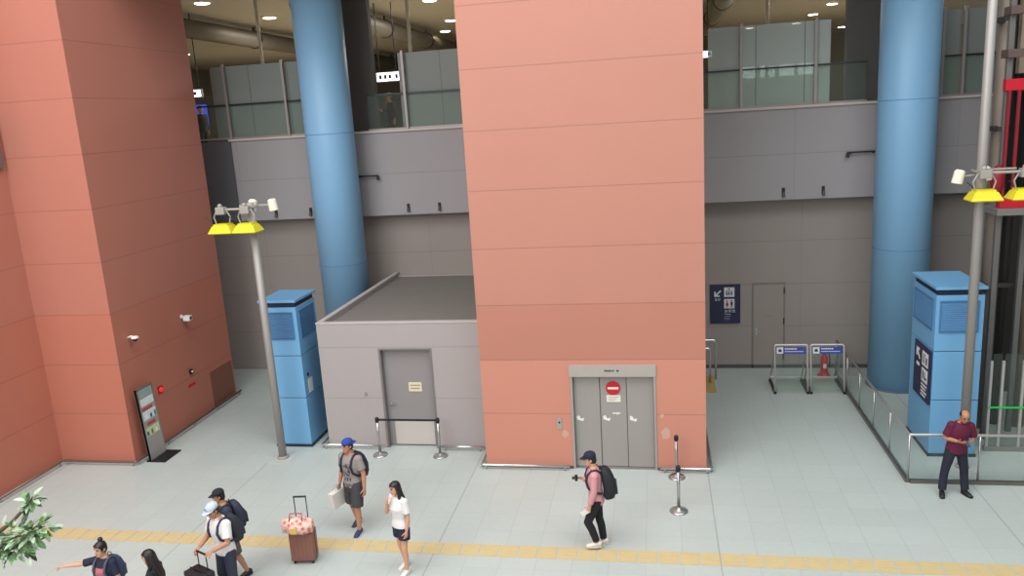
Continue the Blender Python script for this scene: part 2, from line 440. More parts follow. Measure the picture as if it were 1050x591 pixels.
for x, w, lab in ((-8.5, 1.1, 'dark grey square pillar on the upper floor behind the left blue column'), (5.55, 1.25, 'dark grey square pillar on the upper floor behind the right blue column')):
    t = thing('square_pillar', lab, 'pillar', (x, 23.0, 6.62))
    bm = B(); box(bm, -w/2, w/2, -.5, -.2, 0, 4.98, .03); obj('shaft', bm, pil_m, t)
    bm = B(); box(bm, -w/2-.02, w/2+.02, -.52, -.18, 0, .15, .01); obj('plinth', bm, darkmetal, t)

# ------------------------------------------------------------------ upper railing and screens
frost = glass_mat('frosted_grey_glass', '#a4aba7', .8, .03, .2, '#989e99')
frost_reflect = glass_mat('reflection_paled_glass', '#cfd8d2', .62, .04, .15, '#d2dad5')  # paler copy of the screen glass: white reflections put into the colour
clear = glass_mat('clear_green_glass', '#fafdfb', .06, .012, .03, '#93a39b')
railpost = mat('pinkish_grey_post', '#a39b97', .4, .3)
darkrail = mat('dark_handrail', '#2f3533', .35, .3)
def balustrade(x0, x1, posts, lab, tall):
    t = thing('glass_balustrade', lab, 'balustrade', (0, 21.86, 7.2), 0, None)
    for x in posts:
        bm = B(); box(bm, x-.035, x+.035, -.06, .0, 0, 2.12, .006); obj('post', bm, railpost, t)
    bm = B(); box(bm, x0, x1, .02, .06, .955, 1.0, .004); obj('handrail', bm, darkrail, t)
    bm = B(); box(bm, x0, x1, .0, .09, 0, .05); obj('shoe', bm, railpost, t)
    xs = [x0]+[p for p in posts if x0 < p < x1]+[x1]
    for a, b in zip(xs, xs[1:]):
        bm = B(); box(bm, a+.03, b-.03, .035, .047, .05, .955); obj('glass_pane', bm, clear, t)
    for (a, b, m) in tall:
        bm = B(); box(bm, a, b, .12, .135, .03, 2.07); s = obj('screen', bm, m, t)
        bm = B(); k = a+1.2
        while k < b-.3:
            box(bm, k-.008, k+.008, .115, .14, .03, 2.07); k += 1.2
        if len(bm.verts): pieces('seam', bm, mat('seam_grey', '#5f6562', .5), s)
        else: bm.free()
    return t
balustrade(-13.3, -9.5, [-12.22, -10.4], 'frosted glass balustrade on the upper floor left of the left blue column', [(-12.72, -9.1, frost)])
balustrade(-8.0, -3.8, [-6.83], 'frosted glass balustrade on the upper floor between left blue column and salmon tower', [(-7.0, -3.8, frost)])
balustrade(1.0, 5.3, [2.22, 4.05], 'pale glass balustrade on the upper floor right of the salmon tower', [(1.4, 4.42, frost_reflect)])
balustrade(6.5, 10.5, [7.02, 7.5, 8.6], 'glass balustrade on the upper floor right of the right blue column', [(6.55, 7.45, frost), (7.55, 8.55, frost), (8.65, 10.4, frost)])

# ------------------------------------------------------------------ upper hall
lampglow = mat('lamp_glow', '#ffedc8', .5, 0, .0, 1, 9)
lamp_proto = None
LP = [(-14.4, 25.0), (-17.4, 31.9), (-19.6, 36), (-17.7, 36.6), (-14.3, 29.5), (-24.3, 39.8), (-7.8, 28.8), (-8.6, 35), (-9.9, 39),
      (8.2, 45.3), (8.25, 40.9), (8.1, 49.7), (11.7, 55), (5.6, 50.5), (3.1, 37), (1.9, 30)]
NAMES = ['round ceiling downlight of the upper hall nearest the left orange tower', 'round ceiling downlight above the left balustrade, middle of its row', 'round ceiling downlight deep in the left hall, left one of a close pair',
         'round ceiling downlight deep in the left hall, right one of a close pair', 'round ceiling downlight just left of the left blue column top', 'round ceiling downlight low beside the left orange tower, farthest back',
         'round ceiling downlight cut by the top of the photo beside the salmon tower', 'round ceiling downlight left of the salmon tower, middle one of three', 'round ceiling downlight left of the salmon tower, farthest of three',
         'round ceiling downlight above the right pale screen, second from the top', 'round ceiling downlight above the right pale screen, topmost', 'round ceiling downlight above the right pale screen, third from the top',
         'round ceiling downlight beside the right dark pillar, farthest back', 'round ceiling downlight above the pale screen, left of its middle', 'round ceiling downlight right of the salmon tower, second from the front', 'round ceiling downlight right of the salmon tower, nearest the front']
for (x, y), lab in zip(LP, NAMES):
    if lamp_proto is None:
        o = lamp_proto = thing('ceiling_downlight', lab, 'ceiling light', (x, y, 11.6), 0, 'downlights of the upper hall')
        bm = B(); lathe(bm, [(.3, 0), (.3, -.03), (.24, -.05)], n=24); obj('trim_ring', bm, white, o)
        bm = B(); lathe(bm, [(.24, -.03), (.24, -.052), (.2, -.07), (.05, -.08)], n=24); obj('lamp', bm, lampglow, o)
    else:
        o = copy_tree(lamp_proto); o.location = (x, y, 11.6); o['label'] = lab
duct = mat('olive_grey_duct', '#6f6a5f', .5, .2, .04, 2)
for x, lab in ((-16.3, 'grey ceiling duct running back above the left upper hall'), (-10.6, 'grey ceiling duct behind the left blue column of the upper hall'), (2.6, 'grey ceiling duct right of the salmon tower in the upper hall')):
    t = thing('ceiling_duct', lab, 'duct', (x, 24, 11.1))
    bm = B(); tube(bm, [(0, 0, 0), (0, 37, 0)], .34, 20); obj('pipe', bm, duct, t, True)
    bm = B()
    for y in (2, 8, 14, 20, 26, 32): cyl(bm, (0, y-.04, 0), (0, y+.04, 0), .37, n=20); box(bm, -.03, .03, y-.03, y+.03, .3, .5)
    pieces('hanger_band', bm, darkmetal, t)
hang = mat('pale_hanger_pole', '#c9c2ad', .4)
for (x, y, lab) in ((-12.2, 24.3, 'thin pale ceiling pole behind the left balustrade'), (-10.9, 24.3, 'thin pale ceiling pole beside the left blue column'), (-7.3, 24.3, 'thin pale ceiling pole left of the salmon tower'), (3.4, 26, 'thin pale ceiling pole above the right pale screen')):
    t = thing('ceiling_pole', lab, 'pole', (x, y, 6.62))
    bm = B(); cyl(bm, (0, 0, 0), (0, 0, 4.98), .05, n=12); obj('shaft', bm, hang, t, True)
    bm = B(); cyl(bm, (0, 0, 0), (0, 0, .03), .12, n=16); obj('foot_plate', bm, steel, t)
lit = mat('lit_sign_white', '#f2f4ff', .5, 0, 0, 1, 2.2)
litblue = mat('lit_sign_blue', '#3550c8', .5, 0, 0, 1, .6)
def hall_sign(x, y, z, w, h, lab):
    t = thing('hanging_sign', lab, 'sign', (x, y, z))
    bm = B(); box(bm, -w/2, w/2, 0, .12, 0, h, .01); obj('housing', bm, greymetal, t)
    bm = B(); box(bm, -w/2+.03, w/2-.03, -.012, 0, .03, h-.03); f = obj('lit_face', bm, lit, t)
    bm = B(); rr = random.Random(int(w*100)); k = -w/2+.12
    while k < w/2-.1: box(bm, k, k+.1, -.018, -.012, h*.3, h*.7); k += rr.uniform(.16, .3)
    pieces('marking', bm, ink, f)
    bm = B(); 
    for s in (-w*.35, w*.35): cyl(bm, (s, .06, h), (s, .06, 11.6-z), .02, n=8)
    pieces('hanger', bm, darkmetal, t)
hall_sign(-9.5, 28.5, 8.85, .9, .36, 'small lit white sign hanging beside the left dark pillar upstairs')
hall_sign(-16.4, 27, 8.7, .7, .3, 'small lit white sign hanging beside the left orange tower upstairs')
hall_sign(1.45, 27.5, 8.82, .9, .26, 'small lit white sign hanging right of the salmon tower upstairs')
# shop block behind the right pale screen
t = thing('shop_kiosk', 'white shop kiosk with lit shelves seen through the pale glass screen', 'kiosk', (2.55, 27.5, 6.62))
bm = B(); box(bm, 0, 3.0, .5, 3, 0, 2.4, .02); obj('body', bm, mat('kiosk_white', '#d9d9d2', .6), t)
bm = B(); box(bm, .2, 2.8, 0, .5, 0, 1.0, .02); obj('counter', bm, mat('kiosk_counter', '#c8c3b5', .5), t)
bm = B(); box(bm, -.05, 3.05, .3, 3.05, 2.4, 2.7, .02); obj('fascia', bm, mat('kiosk_fascia', '#aebfba', .5), t)
bm = B(); 
for k in range(4): box(bm, .3+.6*k, .75+.6*k, .46, .5, 1.5, 1.85)
obj('lit_panel', bm, lit, t)
# dark shop at the left end
t = thing('wall_cabinet', 'dark cabinet with a lit blue panel beside the person upstairs at left', 'cabinet', (-18.1, 29, 6.62))
bm = B(); box(bm, 0, 2.2, 0, 1, 0, 2.2, .02); obj('body', bm, mat('cabinet_dark', '#4a463c', .6), t)
bm = B(); box(bm, .3, 1.0, -.02, 0, 1.0, 1.9); obj('lit_panel', bm, litblue, t)
# ------------------------------------------------------------------ blue ventilation towers
def louvre(name, parent, x0, x1, z0, z1, M, m, n):
    bm = B()
    for i in range(n):
        z = z0+(z1-z0)*(i+.5)/n; h = (z1-z0)/n
        box(bm, x0, x1, -.004, .03, -h*.18, h*.18, M=M@Matrix.Translation((0, 0, z))@Matrix.Rotation(.5, 4, 'X'))
    box(bm, x0, x1, .02, .03, z0, z1, M=M)
    o = obj(name, bm, m, parent); return o
lv = mat('slate_blue_louvre', '#4d76a0', .5, .1)
lv2 = mat('pale_blue_mesh', '#5b8db8', .6, .05)
def vent_tower(name, label, x0, x1, y0, y1, louvm):
    t = thing(name, label, 'ventilation tower', ((x0+x1)/2, (y0+y1)/2, 0)); w, d = (x1-x0)/2, (y1-y0)/2
    for z0, z1 in ((.06, 1.215), (1.23, 2.245), (2.26, 3.41)):
        bm = B(); box(bm, -w, w, -d, d, z0, z1, .012); obj('body_panel', bm, blue, t)
    bm = B(); box(bm, -w+.03, w-.03, -d+.03, d-.03, 0, 3.53); obj('core', bm, blue_dark_gap, t)
    bm = B(); box(bm, -w-.02, w+.02, -d-.02, d+.02, 0, .06, .006); obj('plinth', bm, mat('plinth_blue_black', '#1d2a3c', .5), t)
    # cap tilts back
    bm = B(); vs = box(bm, -w-.03, w+.03, -d-.05, d+.05, 3.53, 3.59, .01); obj('cap', bm, blue, t)
    F = Matrix.Translation((0, -d-.012, 0)); S = Matrix.Translation((w+.012, 0, 0))@Matrix.Rotation(PI/2, 4, 'Z'); S2 = Matrix.Translation((-w-.012, 0, 0))@Matrix.Rotation(-PI/2, 4, 'Z')
    def framed(MM, a, b):
        g = louvre('louvre', t, a, b, 2.67, 3.28, MM, louvm, 16)
        bm = B()
        for p in ((a-.02, a, 2.65, 3.3), (b, b+.02, 2.65, 3.3), (a, b, 2.65, 2.67), (a, b, 3.28, 3.3)): box(bm, p[0], p[1], -.01, .02, p[2], p[3], M=MM)
        obj('louvre_frame', bm, mat('blue_frame', '#3f74a6', .5), g)
    framed(F, -w+.09, w-.11); framed(S, -d+.15, d-.15); framed(S2, -d+.15, d-.15)
    return t, w, d
t, w, d = vent_tower('ventilation_tower', 'tall sky-blue ventilation tower beside the left lamp post with a white paper on it', -9.03, -8.16, 16.38, 17.42, lv)
bm = B(); box(bm, w, w+.006, -.32, -.1, 1.28, 1.62); obj('paper_notice', bm, white, t)
bm = B(); box(bm, w, w+.03, -.34, -.3, 1.7, 1.78, .004); obj('lock', bm, black, t)
t, w, d = vent_tower('ventilation_tower', 'tall sky-blue ventilation tower with a navy sign behind the right lamp post', 5.41, 6.29, 16.42, 17.85, lv2)
s = thing('direction_sign', 'navy sign with white arrow and pictograms on the side of the right blue tower', 'sign', (5.41, 16.95, 1.16))
MX = Matrix.Translation((-.05, 0, 0))@Matrix.Rotation(-PI/2, 4, 'Z')   # local x runs toward -y, front = -x
bm = B(); box(bm, -.48, .5, 0, .03, -.06, 1.08, .004, M=MX); obj('board', bm, navy, s)
bm = B()
for (x0, x1, z0, z1) in ((.04, .4, .68, .98), (.04, .4, .34, .62)): box(bm, x0, x1, -.004, 0, z0, z1, M=MX)
pc = pieces('pictogram', bm, signwhite, s)[0]
bm = B()
for x0, x1, z0, z1 in ((.1, .13, .73, .93), (.18, .21, .73, .93), (.28, .35, .73, .88), (.1, .16, .39, .57), (.22, .35, .4, .45), (.22, .26, .45, .56)): box(bm, x0, x1, -.008, -.004, z0, z1, M=MX)
pieces('pictogram_figure', bm, ink, pc)
def arrow(size, ang):
    a = [(-.5, -.5), (-.5, .28), (-.28, .28), (-.28, -.12), (.34, .5), (.5, .34), (-.12, -.28), (.28, -.28), (.28, -.5)]
    c, sn = math.cos(ang), math.sin(ang)
    return [((x*c-z*sn)*size, (x*sn+z*c)*size) for x, z in a]
bm = B(); prism(bm, arrow(.24, -PI/2), MX@Matrix.Translation((-.22, -.004, .84)), .006); obj('arrow', bm, signwhite, s)
bm = B()
for k in range(4): box(bm, .04, .38-.06*(k % 2), -.004, 0, .25-.075*k, .285-.075*k, M=MX)
box(bm, -.3, -.12, -.004, 0, .58, .65, M=MX)
pieces('text_line', bm, signwhite, s)

# wall sign
s = thing('direction_sign', 'navy wayfinding sign with arrow and toilet pictograms on the grey back wall', 'sign', (1.83, 22.2, 1.33))
bm = B(); box(bm, -.41, .41, -.05, 0, 0, 1.11, .006); obj('board', bm, navy, s)
bm = B(); prism(bm, arrow(.19, 0), Matrix.Translation((-.2, -.055, .86)), .006); obj('arrow', bm, signwhite, s)
for k, z in enumerate((.76, .43)):
    bm = B(); box(bm, -.03, .25, -.055, -.05, z, z+.27); p = obj('pictogram', bm, signwhite, s)
    bm = B()
    if k == 0:   # lift: people in a box and arrows
        for x in (.04, .1, .17): ball(bm, (x, -.057, z+.17), (.016, .003, .016), 8); box(bm, x-.018, x+.018, -.06, -.054, z+.05, z+.145)
        prism(bm, [(.06, z+.21), (.1, z+.25), (.14, z+.21)], Matrix.Translation((0, -.06, 0)), .005)
        pieces('pictogram_figure', bm, ink, p)
    else:        # man and woman
        for x, mm in ((.05, red), (.175, navy)):
            b2 = B(); ball(b2, (x, -.057, z+.215), (.022, .003, .022), 8)
            if mm is red: prism(b2, [(x-.018, z+.185), (x+.018, z+.185), (x+.045, z+.08), (x-.045, z+.08)], Matrix.Translation((0, -.06, 0)), .005)
            else: box(b2, x-.03, x+.03, -.06, -.055, z+.1, z+.185)
            box(b2, x-.02, x-.004, -.06, -.055, z+.025, z+.1); box(b2, x+.004, x+.02, -.06, -.055, z+.025, z+.1)
            pieces('pictogram_figure', b2, mm, p)
        bm.free()
text_obj('lettering', 'B1F', .1, signwhite, Matrix.Translation((-.2, -.055, .68))@FRONT, s)
text_obj('lettering', 'お手洗', .1, signwhite, Matrix.Translation((.125, -.055, .345))@FRONT, s)
text_obj('lettering', 'Toilets', .065, signwhite, Matrix.Translation((-.03, -.055, .262))@FRONT, s, align='LEFT')
bm = B()
for k, wd in enumerate((.17, .14, .16)): box(bm, -.03, -.03+wd, -.054, -.05, .19-.045*k, .205-.045*k)
pieces('small_print', bm, mat('dim_print', '#8b8d98', .7), s)

# ------------------------------------------------------------------ lamp posts
pole_m = mat('lamp_post_grey', '#9f9b97', .45, .2, .03, 4)
yellow = mat('lamp_yellow', '#dccf14', .4, 0, .03, 8, 0)
lampgrey = mat('lamp_housing_grey', '#a09d96', .5, .2, .05, 20)
cream = mat('spot_cream', '#eee8cf', .45)
def floodlight(x, z, y, parent):
    """yellow pyramid hood hung by a yoke from a grey gear box"""
    bm = B(); hw, hd = .255, .19
    prof = [(hw, hd, 0), (hw+.015, hd+.015, .02), (hw, hd, .045), (hw*.76, hd*.72, .16), (hw*.66, hd*.66, .165), (hw*.64, hd*.64, .2)]
    prev = None
    for a, b, zz in prof:
        cur = [bm.verts.new((x+sx*a, y+sy*b, z+zz)) for sx, sy in ((-1, -1), (1, -1), (1, 1), (-1, 1))]
        if prev:
            for i in range(4): bm.faces.new((prev[i], prev[(i+1) % 4], cur[(i+1) % 4], cur[i]))
        else: bm.faces.new(cur)
        prev = cur
    bm.faces.new(prev); h = obj('floodlight', bm, yellow, parent)
    bm = B(); box(bm, x-hw+.03, x+hw-.03, y-hd+.03, y+hd-.03, z-.006, z+.002); obj('lens', bm, mat('lamp_lens', '#c9c9b8', .2), h)
    bm = B()
    for s in (-1, 1): tube(bm, [(x+s*.15, y, z+.19), (x+s*.19, y, z+.34), (x+s*.12, y, z+.48), (x+s*.07, y, z+.5)], .016, 8)
    tube(bm, [(x-.07, y, z+.5), (x+.07, y, z+.5)], .03, 8); obj('yoke', bm, lampgrey, h)
    bm = B(); box(bm, x-.1, x+.1, y-.08, y+.08, z+.4, z+.56, .02); ball(bm, (x-.02, y, z+.58), .05, 10); obj('gear_box', bm, lampgrey, h)
    bm = B(); tube(bm, [(x-.2, y-.06, z+.25), (x-.3, y-.1, z+.33), (x-.33, y-.1, z+.36)], .008, 6); obj('cable', bm, darkmetal, h)
def spot(p, tgt, parent, arm):
    bm = B(); p = V(p); d = V(tgt).normalized(); cyl(bm, p-d*.1, p+d*.12, .092, .098, 20); cyl(bm, p-d*.13, p-d*.1, .06, .09, 20); o = obj('spotlight', bm, cream, parent, False)
    bm = B(); cyl(bm, p+d*.12, p+d*.13, .098, .095, 20); obj('front_rim', bm, mat('spot_rim', '#b9ae90', .5), o)
    bm = B(); tube(bm, [p, p+V(arm)], .018, 8); obj('spot_arm', bm, lampgrey, o)
def lamp_post(x, y, H, zl, xf, spots, label):
    t = thing('lamp_post', label, 'lamp post', (x, y, 0))
    bm = B(); cyl(bm, (0, 0, 0), (0, 0, H), .09, .08 if H < 8 else .075, 20); p = obj('pole', bm, pole_m, t, True)
    bm = B(); box(bm, -.27, .27, -.27, .27, 0, .012, .003); obj('base_plate', bm, mat('base_stone', '#b6b9b4', .5), t)
    bm = B(); lathe(bm, [(.13, .012), (.13, .05), (.1, .07)], n=20); obj('base_collar', bm, pole_m, t)
    bm = B(); tube(bm, [(min(xf)-.05, -.22, zl+.5), (max(xf)+.1, -.22, zl+.5)], .026, 10); tube(bm, [(min(xf)+.2, .2, zl+.52), (max(max(xf), max(s[0] for s in spots)), .2, zl+.52)], .022, 10)
    for s in (-.09, .09): tube(bm, [(s, -.22, zl+.5), (s, .2, zl+.52)], .022, 8)
    obj('crossbar', bm, lampgrey, t)
    for fx in xf: floodlight(fx, zl, -.22, t)
    for sx, sy, sz, arm in spots: spot((sx, sy, sz), (.12 if sx > 0 else -.2, .0, -1), t, arm)
    return t
lamp_post(-8.58, 15.72, 5.9, 5.3, (-.56, .0), [(.42, .2, 5.82, (-.3, 0, -.02)), (-.08, .25, 5.82, (0, -.03, 0))], 'grey lamp post with two yellow floodlights beside the left blue tower')
lamp_post(5.88, 15.9, 12.5, 5.36, (-.02, .66), [(-.35, .1, 5.78, (.3, 0, .02)), (.18, .3, 5.8, (0, -.1, 0))], 'tall grey lamp post with two yellow floodlights before the right blue tower')

# ------------------------------------------------------------------ fittings on walls
def bullet_cam(loc, rz, label, wmat):
    t = thing('security_camera', label, 'security camera', loc, rz)
    bm = B(); cyl(bm, (0, 0, 0), (0, -.03, 0), .05, n=16); tube(bm, [(0, -.03, 0), (0, -.12, .0), (0, -.16, -.03)], .015, 8); obj('mount', bm, wmat, t)
    bm = B(); box(bm, -.07, .07, -.26, -.08, -.1, .03, .012); obj('housing', bm, wmat, t)
    bm = B(); cyl(bm, (0, -.26, -.035), (0, -.272, -.035), .04, n=16); obj('lens', bm, black, t)
bullet_cam((-12.05, 17.85, 2.86), PI/2, 'white box security camera on the shaded side of the left orange tower', white)
t = thing('dome_camera', 'small dark dome camera on a bracket near the corner of the left orange tower', 'security camera', (-12.05, 15.72, 2.93))
bm = B(); tube(bm, [(0, 0, 0), (.1, 0, .03), (.17, 0, .0)], .02, 8); obj('bracket', bm, white, t)
bm = B(); ball(bm, (.18, 0, -.04), .06, 16); obj('dome', bm, darkmetal, t, True)
bm = B(); lathe(bm, [(.085, .0), (.085, .03), (.05, .05)], (.18, 0, -.02), 16); obj('cap', bm, white, t)
t = thing('alarm_lamp', 'round red fire alarm lamp on the left orange tower behind the poster board', 'alarm lamp', (-12.05, 16.55, 1.36))
bm = B(); box(bm, 0, .02, -.09, .09, -.09, .09, .006); obj('plate', bm, mat('alarm_plate', '#8d2a2a', .5), t)
bm = B(); ball(bm, (.03, 0, 0), (.045, .06, .06), 14); obj('lens', bm, mat('alarm_red', '#f01428', .25, 0, 0, 1, .6), t, True)
t = thing('hose_box_label', 'thin red label strip on the left orange tower right of the alarm lamp', 'label', (-12.05, 17.86, 1.02))
bm = B(); box(bm, 0, .008, -.16, .16, -.035, .035, .003); obj('strip', bm, red, t)
t = thing('wall_socket', 'small dark wall fitting above the red label strip on the left orange tower', 'fitting', (-12.05, 17.86, 1.38))
bm = B(); box(bm, 0, .06, -.05, .05, -.06, .06, .01); obj('body', bm, darkmetal, t)
bm = B(); ball(bm, (.06, 0, 0), .028, 10); obj('button', bm, white, t)
fix_proto = None
FX = [(-11.04, 'small dark downward fitting on the fascia edge above the left lamp post'), (-9.95, 'small dark fitting on the fascia edge just left of the left blue column'), (-6.97, 'small dark fitting on the fascia edge just right of the left blue column'),
      (-6.05, 'small dark fitting on the fascia edge left of the salmon tower'), (3.28, 'small dark fitting on the fascia edge midway right of the salmon tower'), (4.27, 'small dark fitting on the fascia edge just left of the right blue column')]
for i, (x, lab) in enumerate(FX):
    if fix_proto is None:
        o = fix_proto = thing('fascia_fitting', lab, 'fitting', (x, 21.72, 4.98), 0, 'small fittings along the fascia edge')
        bm = B(); box(bm, -.035, .035, -.05, .02, -.06, .12, .008); obj('bracket', bm, darkmetal, o)
        bm = B(); cyl(bm, (0, -.06, .0), (0, -.09, -.11), .035, .04, 12); obj('head', bm, mat('fitting_grey', '#4c4a4c', .5), o)
    else:
        o = copy_tree(fix_proto); o.location = (x, 21.72, 4.99); o['label'] = lab
for x, lab in ((-8.05, 'dark horizontal bracket arm on the fascia right of the left blue column'), (5.2, 'dark horizontal bracket arm on the fascia left of the right blue column')):
    t = thing('bracket_arm', lab, 'bracket', (x, 21.72, 5.95))
    bm = B(); box(bm, -.4, .3, -.13, -.09, -.02, .02, .006); obj('arm', bm, darkmetal, t)
    bm = B(); tube(bm, [(.25, 0, -.02), (.25, -.11, -.02)], .025, 8); tube(bm, [(-.3, 0, -.02), (-.3, -.11, -.02)], .025, 8); obj('mount', bm, darkmetal, t)
    bm = B(); cyl(bm, (-.38, -.11, -.02), (-.38, -.13, -.12), .03, .045, 10) if x > 0 else cyl(bm, (.28, -.11, -.02), (.28, -.13, -.12), .03, .045, 10); obj('head', bm, darkmetal, t)

# ------------------------------------------------------------------ poster board against the left tower
t = thing('poster_board', 'tall leaning grey poster board with leaflets against the left orange tower', 'poster board', (-11.74, 15.66, 0), 0)
lean = Matrix.Rotation(-.06, 4, 'Y')
def bx(bm, y0, y1, z0, z1, x0, x1): box(bm, x0, x1, y0, y1, z0, z1, M=lean)
bm = B(); bx(bm, -.28, .28, .03, 1.74, -.03, .03); obj('board', bm, mat('board_grey', '#a19a92', .45, .1), t)
bm = B(); box(bm, -.1, .38, -.3, .36, 0, .03, .006); obj('base', bm, black, t)
bm = B(); bx(bm, -.28, -.26, .03, 1.76, -.035, .045); bx(bm, .26, .28, .03, 1.76, -.035, .045); bx(bm, -.28, .28, 1.74, 1.76, -.035, .045); obj('frame', bm, steel, t)
PCOL = [('#8fa39c', 1.52, 1.71), ('#dcdcd8', 1.32, 1.5), ('#d3dae0', .98, 1.2), ('#c2cd9d', .6, .8)]
for i, (c, z0, z1) in enumerate(PCOL):
    bm = B(); bx(bm, -.24, .24, z0, z1, .03, .036); obj('poster', bm, mat('poster_tone_'+'abcd'[i], c, .6, 0, .15, 9), t)
bm = B(); bx(bm, -.22, .15, 1.2, 1.28, .03, .036); bx(bm, -.15, .15, .84, .92, .03, .036); pieces('heading', bm, mat('poster_red', '#b5483f', .6, 0, .1), t)
rr = random.Random(4)
for i in range(6):
    y = -.225+.077*i; z = 1.0 if i % 2 else .62
    bm = B(); bx(bm, y, y+.06, z, z+rr.uniform(.08, .16), .037, .042); obj('leaflet', bm, [mat('leaf_blue', '#31506e', .6), mat('leaf_white', '#e8e8e2', .6), mat('leaf_green', '#5e7c3a', .6)][i % 3], t)

# ------------------------------------------------------------------ stanchions
def stanchion(x, y, label, group=None):
    t = thing('queue_stanchion', label, 'stanchion', (x, y, 0), 0, group)
    bm = B(); lathe(bm, [(.17, 0), (.17, .015), (.15, .03), (.05, .05), (.035, .08)], n=28); obj('base', bm, steel, t, True)
    bm = B(); cyl(bm, (0, 0, .05), (0, 0, .84), .03, n=16); obj('post', bm, steel, t, True)
    bm = B(); lathe(bm, [(.035, .8), (.044, .81), (.044, .9), (.03, .915)], n=18); obj('head', bm, black, t)
    return t
a = stanchion(-6.32, 15.98, 'steel queue post left of the grey annex door, holding a black belt')
bm = B(); box(bm, .045, 1.375, -.004, .004, .835, .885); obj('belt', bm, darkmetal, a)
stanchion(-4.9, 15.98, 'steel queue post right of the grey annex door')
a = stanchion(.29, 15.18, 'steel queue post at the right corner of the salmon tower, rear of two')
bm = B(); box(bm, -.004, .004, -1.35, -.045, .835, .885); obj('belt', bm, darkmetal, a)
stanchion(.29, 13.78, 'steel queue post standing out on the open floor, front of two')

# ------------------------------------------------------------------ A-frame stands
def a_frame(x, label):
    t = thing('a_frame_stand', label, 'barrier stand', (x, 20.6, 0), 0, 'clear A-frame barrier stands')
    fr = mat('white_metal_frame', '#cfcac2', .35, .5)
    hw, H = .4, 1.24
    def P(s, z, rear=0): return (s*hw, (-.3+.2*z/H) if not rear else (-.1-.0+.65*(1-z/H)), z)
    bm = B(); tube(bm, round_path([(-hw, -.5, .05), (-hw, -.3, H), (hw, -.3, H), (hw, -.5, .05)], .05, 4), .026, 10); obj('front_frame', bm, fr, t, True)
    bm = B()
    for s in (-1, 1): tube(bm, [(s*hw*.98, -.3, H-.05), (s*hw*.98, .45, .05)], .016, 8)
    obj('rear_leg', bm, steel, t)
    bm = B(); tube(bm, [(-hw, .35, .15), (hw, .35, .15)], .025, 8); obj('crossbar', bm, fr, t)
    for s in (-1, 1):
        bm = B(); box(bm, s*hw-.03, s*hw+.03, -.55, .5, 0, .06, .008); obj('foot', bm, darkmetal, t)
    sl = Matrix.Translation((0, -.5, .05))@Matrix.Rotation(-math.atan2(.2, H-.05), 4, 'X')
    bm = B(); box(bm, -hw+.03, hw-.03, -.004, .004, .02, H-.08, M=sl); obj('clear_panel', bm, clear, t)
    bm = B(); box(bm, -hw+.04, hw-.04, -.014, -.004, .98, 1.15, M=sl); hd = obj('header_sign', bm, mat('header_blue', '#33479a', .4), t)
    bm = B(); box(bm, -hw+.05, -hw+.21, -.018, -.014, .985, 1.145, M=sl)
    for k in range(6): box(bm, -hw+.25+.05*k, -hw+.29+.05*k, -.018, -.014, 1.09, 1.125, M=sl)
    box(bm, -hw+.25, hw-.1, -.018, -.014, 1.03, 1.045, M=sl)
    pieces('lettering', bm, signwhite, hd)
    bm = B(); box(bm, -hw+.09, -hw+.17, -.022, -.018, 1.03, 1.09, M=sl); box(bm, -hw+.115, -hw+.145, -.022, -.018, 1.09, 1.11, M=sl); obj('pictogram', bm, ink, hd)
    return t
a_frame(3.3, 'left of the two clear A-frame stands with a blue header')
a_frame(4.18, 'right of the two clear A-frame stands, the fire extinguisher behind it')
t = thing('fire_extinguisher', 'red fire extinguisher on a stand behind the right A-frame stand', 'fire extinguisher', (4.36, 21.5, 0))
bm = B(); lathe(bm, [(.17, 0), (.17, .02), (.14, .05), (.1, .12)], n=24); obj('stand', bm, red, t, True)
bm = B(); lathe(bm, [(.085, .06), (.09, .08), (.09, .5), (.06, .58), (.03, .61)], n=24); obj('cylinder', bm, red, t, True)
bm = B(); cyl(bm, (0, 0, .6), (0, 0, .66), .03, n=12); box(bm, -.02, .02, -.16, .06, .66, .69, .005); box(bm, -.018, .018, -.14, .04, .71, .73, .005); obj('valve', bm, black, t)
bm = B(); tube(bm, [(.02, 0, .64), (.12, -.02, .62), (.14, -.03, .45), (.12, -.03, .25)], .014, 8); obj('hose', bm, black, t, True)
bm = B(); box(bm, -.04, .04, -.094, -.085, .24, .36, .004); obj('label_plate', bm, paper, t)

# handrail behind the salmon tower and the yellow floor pad
t = thing('tubular_handrail', 'double-hoop steel handrail at the back wall peeping out behind the salmon tower', 'handrail', (0, 0, 0))
for xx, yy, h in ((1.5, 21.2, 1.12), (1.33, 20.9, .98)):
    bm = B(); tube(bm, round_path([(xx-1.3, yy, 0), (xx-1.3, yy, h), (xx, yy, h), (xx, yy, 0)], .08), .03, 10); obj('hoop', bm, chrome, t, True)
bm = B()
box(bm, 1.15, 1.45, 20.15, 21.45, 0, .008, .003)
for i in range(3):
    for j in range(13): cyl(bm, (1.2+.1*i, 20.2+.1*j, .008), (1.2+.1*i, 20.2+.1*j, .013), .022, .015, 8)
tact = mat('tactile_ochre', '#c3b184', .7, 0, .07, 5)
tag(obj('tactile_pad', bm, mat('tactile_pad_yellow', '#b59a63', .7, 0, .06, 4), None), 'ochre tactile floor pad in front of the handrail behind the salmon tower', 'tactile paving')

# yellow tactile strip across the floor
bm = B(); x = -13.7; i = 0
while x < 11:
    vs = box(bm, x+.011, x+.329, 11.99, 12.37, 0.0005, .006)
    for k in range(4):
        box(bm, x+.03, x+.31, 12.035+.09*k, 12.07+.09*k, .006, .01)
    x += .34
tag(obj('tactile_strip', bm, tact), 'long yellow tactile paving strip running across the foreground floor', 'tactile paving')

